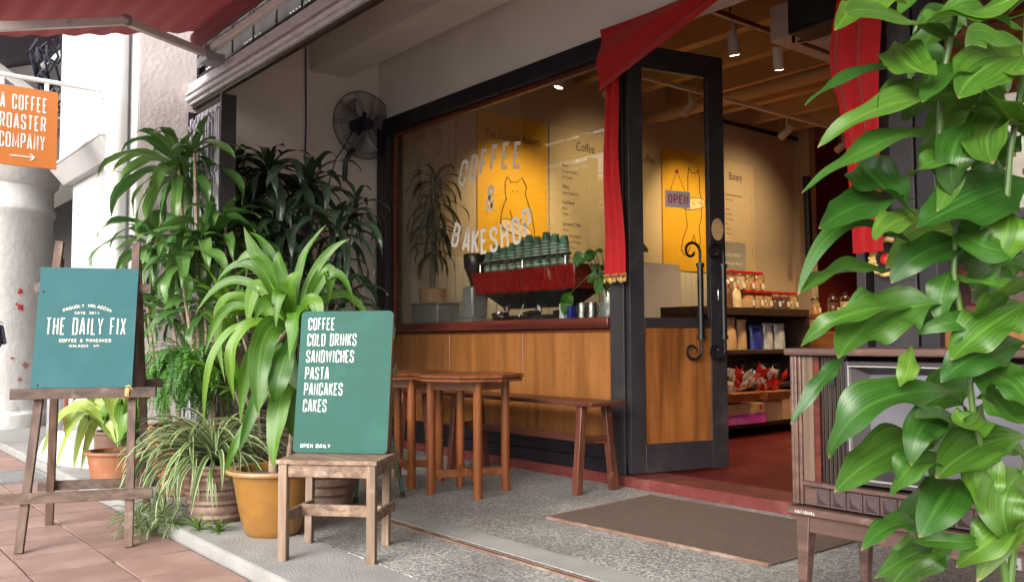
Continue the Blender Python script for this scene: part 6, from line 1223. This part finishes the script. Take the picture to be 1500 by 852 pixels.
for i, x in enumerate(xs):
    for k in range(tops[i]):
        o = thing('paper_cup', 'top green paper cup of the %s stack from the left on the espresso machine' % words_[i] if k in (tops[i] - 1,) else 'green paper cup within the %s nested stack from the left on the espresso machine' % words_[i], 'cup', (x, .42, 1.487), 0, 'green paper cups in the %s stack' % words_[i])
        o.location = (x + R(-.002, .002), .42, 1.487 + (.078 if k == tops[i] - 1 else .078) + k * .024); o.rotation_euler = (PI, 0, R(0, 6)) if True else (0, 0, 0)
        for nm, me in (('wall', cup_me), ('rim', rim_me)): c = bpy.data.objects.new(nm, me); COL.objects.link(c); c.parent = o
gr = thing('coffee_grinder', 'grey coffee grinder with dark bean hopper left of the espresso machine', 'grinder', (-6.1, .42, CZ))
slab(MB(), -6.27, -6.02, .32, .55, CZ, 1.11, -.01).build('base', 'metal_grey', gr, bevel=.01); MB().hexa([(-6.25, .36, 1.11), (-6.05, .36, 1.11), (-6.05, .52, 1.11), (-6.25, .52, 1.11), (-6.17, .34, 1.38), (-6.03, .34, 1.38), (-6.03, .52, 1.38), (-6.17, .52, 1.38)]).build('body', 'metal_grey', gr, bevel=.015)
MB().lathe([(.045, 1.38), (.05, 1.42), (.1, 1.55), (.105, 1.64), (.1, 1.66), (.001, 1.665)], (-6.1, .43, 0), 20).build('hopper', 'machine_dark', gr)
vs = thing('glass_vase', 'glass jar with leafy cut stems at the right end of the counter', 'vase', (-4.42, .32, CZ)); MB().lathe([(.07, 0), (.075, .01), (.075, .22), (.07, .23)], (-4.38, .32, CZ), 20).build('glass', 'glass_jar', vs)
MB().lathe([(.001, .01), (.066, .01), (.066, .12), (.001, .121)], (-4.38, .32, CZ), 16).build('water', 'plastic_clear', vs)
for k in range(26):
    az = R(0, 6.28); ln = R(.2, .5); b = Vector((-4.38, .32, 1.12)); t = b + Vector((math.cos(az) * R(.05, .24) - .03, math.sin(az) * .1, ln)); MB().tube([b, b.lerp(t, .5) + Vector((0, 0, .04)), t], .004, 5).build('stem', 'stem_green', vs)
    d = Vector((math.cos(az), math.sin(az) * .4, R(-.8, .1))).normalized() * R(.1, .16); ribbon(MB(), t, t + d * .5 + Vector((0, 0, .02)), t + d, .075, (.7, -.7, .5), 'wide', wav=.05, nv=10).build('leaf', 'leaf_mid', vs, ang=80)
b = Vector((-4.38, .3, 1.3)); t = Vector((-4.72, .27, 1.27)); MB().tube([b, b.lerp(t, .5) + Vector((0, 0, .1)), t], .004, 5).build('stem', 'stem_green', vs); ribbon(MB(), t, t + Vector((-.05, 0, -.07)), t + Vector((-.09, 0, -.17)), .1, (.6, -.8, .3), 'wide', nv=10).build('leaf', 'leaf_corn', vs, ang=80)
for (x, w_, h, m_, nm, lab) in ((-4.83, .05, .12, 'blue_white', 'carton', 'small pale carton with round mark on the counter'), (-4.75, .04, .1, 'blue_pack', 'carton', 'small dark blue carton next to the pale one')):
    t = thing(nm, lab, 'carton', (x, .3, CZ)); B(x - w_ / 2, x + w_ / 2, .27, .33, CZ, CZ + h).build('box', m_, t, bevel=.002)
for x, lab in ((-4.64, 'steel milk jug beside the pale carton'), (-4.54, 'steel cup beside the glass jar on the counter')): t = thing('milk_jug', lab, 'jug', (x, .3, CZ)); MB().lathe([(.035, 0), (.04, .02), (.036, .09), (.038, .12), (.035, .12), (.033, .09)], (x, .3, CZ), 16).build('body', 'steel', t); MB().tube([(x + .035, .3, CZ + .1), (x + .07, .3, CZ + .09), (x + .065, .3, CZ + .04), (x + .037, .3, CZ + .03)], .005, 6).build('handle', 'steel', t)
fo = thing('foil_bag', 'crumpled shiny foil bag on the counter under the espresso machine', 'bag', (-5.55, .26, CZ)); mb = MB(); mb.ball((-5.55, .25, CZ + .035), .045, 10, (1.6, .7, .8)); mb.v = [v + Vector((R(-.012, .012), R(-.008, .008), R(-.01, .01) if v.z > CZ + .01 else 0)) for v in mb.v]; mb.build('foil', 'foil', fo, smooth=False)
pcd = thing('notice_board', 'pale grey upright board standing on the counter, seen through the door glass', 'board', (-4.2, 1.2, 1.0)); B(-5.45, -5.43, 1.75, 2.3, 1.07, 1.62).build('panel', 'sign_lilac', pcd, bevel=.004)
pcs = thing('side_counter', 'low wooden side counter inside behind the open door', 'counter', (-5.4, 2.2, 0)); B(-5.9, -5.35, 1.5, 2.9, 1.03, 1.07).build('top', 'wood_trim', pcs, bevel=.003); B(-5.88, -5.4, 1.55, 2.85, .065, 1.03).build('front', 'wood_shelf', pcs)
for k in range(3): o = B(-5.6, -5.42, 2.4, 2.75, 1.071 + k * .05, 1.115 + k * .05).build('tray', 'wood_trim', bevel=.003); tag(o, ('lowest', 'middle', 'topmost')[k] + ' tray of the stack beside the pale board on the side counter', 'tray', 'trays stacked on the side counter')
# shelf unit with goods
su = thing('shelf_unit', 'dark wooden shelf unit with goods just inside the doorway', 'shelves', (-5.1, 2.9, 0))
SX0, SX1, SY0, SY1 = -5.3, -4.88, 1.9, 3.55
for z in (.16, .5, .81, 1.19): B(SX0, SX1, SY0, SY1, z - (.05 if z == 1.19 else .02), z + .02).build('shelf_board', 'wood_shelf', su, bevel=.004)
for y in (SY0, SY1 - .03): B(SX0, SX1, y, y + .03, .063, 1.139).build('side_panel', 'wood_shelf', su)
B(SX0 - .02, SX0, SY0, SY1, .063, 1.21).build('back_panel', 'wood_shelf', su)
def jar(x, y, z, r, h, fill, lid, label, group): 
    t = thing('glass_jar', label, 'jar', (x, y, z), 0, group); MB().lathe([(r * .9, 0), (r, .01), (r, h * .85), (r * .8, h * .95)], (x, y, z), 14).build('glass', 'glass_jar', t)
    MB().lathe([(.001, .006), (r * .88, .006), (r * .9, h * .75), (.001, h * .78)], (x, y, z), 12).build('contents', fill, t); MB().lathe([(r * .86, h * .93), (r * .88, h * .94), (r * .88, h * 1.08), (.001, h * 1.09)], (x, y, z), 14).build('lid', lid, t)
    if r > .045: B(x + r - .002, x + r + .002, y - .02, y + .02, z + .02, z + .07).build('label', 'white_letter', t, smooth=False)
    return t
for k in range(6): jar(-4.98, 2.72 + k * .138, 1.211, .058, .15, ['nuts', 'nuts', 'nuts', 'choc', 'choc', 'nuts'][k], 'jar_red', ('red lidded jar of nuts' if k < 3 or k == 5 else 'red lidded jar of dark chocolates') + ', %s from the left in the front row' % words_[k], 'red lidded jars on the top shelf')
for k in range(4): jar(-5.12, 2.62 + k * .145, 1.38, .066, .17, ['nuts', 'cream_food', 'nuts', 'nuts'][k], 'jar_red', 'red lidded jar of nuts in the raised back row, %s from the left' % words_[k], 'red lidded jars on the top shelf')
tag(B(-5.2, -5.05, 2.52, 3.2, 1.211, 1.378).build('riser_crate', 'wood_shelf', bevel=.003), 'dark riser crate holding the back row of red lidded jars', 'crate')
def bag(x, y, z, w_, h, m_, label, tie=True, group=None):
    t = thing('goods_bag', label, 'bag', (x, y, z), 0, group); mb = MB()
    mb.grid(lambda u, v: (x + (w_ * .32) * math.sin(2 * PI * u) * (1 - .55 * v ** 3) + R(-.003, .003), y + w_ / 2 * math.cos(2 * PI * u) * (1 - (.72 if tie else .0) * v ** 4) + R(-.003, .003), z + h * v), 14, 8); mb.build('pouch', m_, t)
    if tie: mb = MB(); mb.grid(lambda u, v: (x + .02 * math.sin(2 * PI * u) * (1 + v), y + (.02 + .03 * v) * math.cos(2 * PI * u) * (1 + .3 * math.sin(u * 30)), z + h + .06 * v), 18, 3); mb.build('gathered_top', 'glass_jar', t); MB().ball((x + .02, y, z + h), .014, 8).build('ribbon', 'jar_red', t)
    else: B(x - .012, x + .012, y - w_ / 2, y + w_ / 2, z + h, z + h + .02).build('fold', m_, t)
    return t
for k, (y, m_, h, lb) in enumerate(((2.28, 'cream_food', .19, 'clear bag of pale cookies at the left of the top shelf'), (2.40, 'choc', .2, 'clear bag of dark cookies on the top shelf'), (2.53, 'cream_food', .18, 'tied clear bag of pasta beside the jars'))): bag(-4.97, y, 1.212, .12, h, m_, lb)
tag(B(-5.0, -4.9, 2.6, 2.68, 1.211, 1.29).build('paper_packet', 'kraft', bevel=.004), 'brown paper packet between the tied bags and the jars', 'packet')
nc = thing('price_card', 'grey hand lettered Freshly Baked Sourdough Bread card behind the jars', 'card', (-5.15, 2.7, 1.55)); B(-5.3, -5.29, 2.72, 3.12, 1.56, 1.86).build('card', 'card_grey', nc); MB().tube([(-5.295, 2.92, 1.2), (-5.295, 2.92, 1.56)], .006, 6).build('stick', 'iron_black', nc)
script_text('lettering', 'Freshly Baked', (-5.287, 2.75, 1.72), EY, EZ, .055, 'white_letter', nc, sx=.9, shear=.2); script_text('lettering', 'Sourdough Bread', (-5.287, 2.75, 1.64), EY, EZ, .05, 'white_letter', nc, sx=.85, shear=.2)
for y, w_, h, m_, lb in ((2.42, .2, .27, 'kraft', 'large brown paper bag on the second shelf'), (2.62, .12, .25, 'kraft', 'slim brown paper bag beside the large one'), (2.83, .16, .2, 'blue_pack', 'dark blue pouch on the second shelf'), (3.02, .13, .22, 'silver_pack', 'silver pouch beside the dark blue pouch'), (3.2, .15, .22, 'silver_pack', 'silver coffee pouch at the right end of the second shelf')): bag(-4.99, y, .832, w_, h, m_, lb, tie=False)
for k in range(4): jar(-5.05, 2.72 + k * .17, .522, .045, .16, 'choc', 'machine_dark', 'small dark jar on the middle shelf, %s from the left' % words_[k], 'small dark jars on the middle shelf')
def basket(y, lab, cols):
    t = thing('snack_basket', lab, 'basket', (-4.9, y, .44)); slab(MB(), -5.0, -4.72, y - .2, y + .2, .38, .46, .03).build('tray', 'wood_far', t, bevel=.006)
    for k in range(22):
        q = MB(); c = Vector((-4.86 + R(-.1, .1), y + R(-.17, .17), .48 + R(0, .15))); a = R(0, 3.1); e = Vector((R(-.3, .3), math.cos(a), math.sin(a) * .5)).normalized() * .07; g_ = Vector((R(.2, .5), -math.sin(a) * .4, R(.4, .9))).normalized() * .045
        q.grid(lambda u, v: c + e * (2 * u - 1) + g_ * (2 * v - 1) + e.cross(g_).normalized() * .016 * math.sin(PI * u) * math.sin(PI * v), 4, 4); q.grid(lambda u, v: c + e * (2 * u - 1) + g_ * (2 * v - 1) - e.cross(g_).normalized() * .016 * math.sin(PI * u) * math.sin(PI * v), 4, 4)
        o = q.build('snack_packet', random.choice(cols)); tag(o, 'crinkled snack packet lying in the %s basket by the doorway' % ('left' if y < 2.6 else 'right'), 'packet', 'snack packets in the %s basket' % ('left' if y < 2.6 else 'right'))
basket(2.34, 'shallow orange brown basket heaped with snack packets, left one', ['snack_white', 'snack_red', 'snack_white']); basket(2.83, 'shallow orange brown basket heaped with snack packets, right one', ['snack_white', 'snack_red', 'snack_red'])
bx = thing('cardboard_box', 'cardboard box with magenta lower half on the bottom shelf', 'box', (-4.95, 2.4, .18)); B(-5.2, -4.8, 2.12, 2.7, .27, .36).build('upper', 'kraft', bx, bevel=.003); B(-5.2, -4.8, 2.12, 2.7, .181, .269).build('printed_band', 'box_magenta', bx, bevel=.003)
mb = MB(); lettering(mb, 'CARAMEL', (-4.799, 2.2, .222), EY, EZ, .025, .02, .005, .005); lettering(mb, 'RICE CRACKERS', (-4.799, 2.2, .193), EY, EZ, .02, .016, .004, .004); mb.build('lettering', 'sign_lilac', bx, smooth=False); MB().ball((-4.8, 2.63, .32), .025, 10, (.1, 1, 1)).build('logo', 'snack_red', bx)
for y, lb in ((2.85, 'plain cardboard box right of the magenta banded box'), (3.15, 'plain cardboard box farthest right on the bottom shelf')): tag(B(-5.15, -4.85, y - .12, y + .14, .181, .38).build('cardboard_box', 'kraft', bevel=.003), lb, 'box')
ft = thing('display_table', 'wooden table with glass canisters behind the shelf unit', 'table', (-4.7, 4.2, 0)); B(-5.3, -3.9, 3.85, 4.5, 1.13, 1.17).build('tabletop', 'wood_far', ft, bevel=.004)
for x in (-5.25, -3.95):
    for y in (3.9, 4.45): B(x - .03, x + .03, y - .03, y + .03, .063, 1.13).build('leg', 'wood_far', ft)
B(-5.2, -4.0, 3.9, 3.93, .6, 1.0).build('front_board', 'wood_far', ft)
for k in range(7):
    t = jar(-5.1 + k * .17, 4.0 + .06 * (k % 2), 1.171, .055, .16, ['nuts', 'choc', 'cream_food', 'snack_red', 'choc', 'nuts', 'choc'][k], 'steel', 'glass canister on the display table, %s from the left' % words_[k], 'glass canisters on the display table'); x = -5.1 + k * .17; MB().ball((x, 4.0 + .06 * (k % 2), 1.37), .025, 10).build('knob', 'glass_jar', t)
wt = thing('wreath', 'golden leaf wreath with red bow on the dark post behind the foreground plant', 'wreath', (-2.18, .0, 1.32)); mb = MB()
for k in range(26): t = 2 * PI * k / 26; mb.ball((-2.2 + .075 * math.cos(t), .03 + R(-.01, .01), 1.32 + .085 * math.sin(t)), .017, 7, (1.3, .6, .8))
mb.build('leaves', 'wreath_gold', wt); MB().ball((-2.2, .02, 1.31), .03, 8, (1, .4, 1)).build('bow', 'snack_red', wt)
# things behind the right-hand window
rt_t = thing('display_cabinet', 'dark display cabinet behind the right hand window', 'cabinet', (-1.2, .8, 0)); B(-1.85, -.4, .5, .9, .063, 1.5).build('body', 'wood_trim', rt_t, bevel=.004); B(-1.75, -.5, .48, .5, 1.1, 1.45).build('pane', 'plastic_clear', rt_t)
pn = thing('white_sheet', 'white sheet with rows of dark marks on the inside of the right hand window', 'white_sheet', (-1.7, .13, 1.8)); B(-1.9, -1.0, .122, .124, 1.5, 2.02).build('paper', 'sheet_white', pn, smooth=False)  # flat white sheet just behind the pane
mb = MB()
for r_w in range(5):
    for c_w in range(16):
        if R(0, 1) > .25: mb.box(-1.87 + c_w * .052, -1.87 + c_w * .052 + R(.02, .045), .1195, .1215, 1.56 + r_w * .085, 1.57 + r_w * .085 + R(.0, .02))
mb.build('lettering', 'ink_soft', pn, smooth=False)
# ------------------------------------------------------------------ passer-by, mostly outside the left edge
pr = thing('person', 'passer by in dark clothes with a navy backpack at the left edge', 'person', (-9.55, -2.85, -.055))
def skin(name, verts, edges, rad_, mat, parent, sub=2):
    me = bpy.data.meshes.new(name); me.from_pydata(verts, edges, []); o = bpy.data.objects.new(name, me); COL.objects.link(o); o.parent = parent; me.materials.append(MATS[mat])
    m_ = o.modifiers.new('skin', 'SKIN'); m_.use_smooth_shade = True
    for i, r_ in enumerate(rad_): me.skin_vertices[0].data[i].radius = (r_, r_ * .85) if not isinstance(r_, tuple) else r_
    me.skin_vertices[0].data[0].use_root = True
    s_ = o.modifiers.new('sub', 'SUBSURF'); s_.levels = sub; s_.render_levels = sub; return o
# local frame: faces -y (street), x to the right in world
V_ = [(0, 0, .86), (0, 0, 1.05), (0, 0, 1.25), (0, -.01, 1.36), (0, -.02, 1.44), (.09, 0, .8), (.1, -.05, .45), (.1, .02, .08), (.1, -.1, .05), (-.09, 0, .8), (-.1, .08, .45), (-.1, .2, .1), (-.1, .1, .05), (.17, 0, 1.3), (.22, .02, 1.05), (.22, -.08, .86), (-.17, 0, 1.3), (-.22, .02, 1.05), (-.22, -.08, .86)]
E_ = [(0, 1), (1, 2), (2, 3), (3, 4), (0, 5), (5, 6), (6, 7), (7, 8), (0, 9), (9, 10), (10, 11), (11, 12), (2, 13), (13, 14), (14, 15), (2, 16), (16, 17), (17, 18)]
skin('body', V_, E_, [(.14, .1), (.12, .09), (.15, .1), (.06, .06), (.05, .05), .085, .06, .045, .04, .085, .06, .045, .04, .055, .045, .035, .055, .045, .035], 'navy_cloth', pr)
MB().ball((0, -.02, 1.55), .1, 16, (.8, .95, 1.2)).build('head', 'skin', pr, local=True)
mb = MB(); mb.ball((0, .005, 1.58), .106, 14, (.85, .95, 1.08)); mb.build('hair', 'hair', pr, local=True)
for s in (-1, 1):
    MB().ball((s * .22, -.09, .80), .035, 8, (.6, 1, 1.1)).build('palm', 'skin', pr, local=True)
    mb = MB()
    for q in range(4): mb.tube([(s * .22, -.115 + q * .018, .78), (s * .222, -.12 + q * .018, .735), (s * .215, -.125 + q * .018, .70 + .008 * abs(q - 1.5))], [.009, .0085, .007], 6)
    mb.tube([(s * .22, -.12, .80), (s * .215, -.145, .77)], [.01, .008], 6); mb.build('fingers', 'skin', pr, local=True)
bp_ = MB(); bp_.hexa([(-.15, .1, .92), (.15, .1, .92), (.15, .26, .92), (-.15, .26, .92), (-.14, .08, 1.36), (.14, .08, 1.36), (.12, .2, 1.36), (-.12, .2, 1.36)]); o = bp_.build('backpack', 'pack_cloth', pr, local=True, bevel=.04)
MB().hexa([(-.11, .255, .95), (.11, .255, .95), (.11, .31, .97), (-.11, .31, .97), (-.1, .235, 1.15), (.1, .235, 1.15), (.1, .27, 1.13), (-.1, .27, 1.13)]).build('pocket', 'pack_cloth', o, local=True, bevel=.02)
mb = MB(); mb.tube([(.112, .30, .97), (.112, .27, 1.14), (.05, .25, 1.17), (-.1, .25, 1.17)], .006, 5); mb.build('zip', 'metal_white', o, local=True)
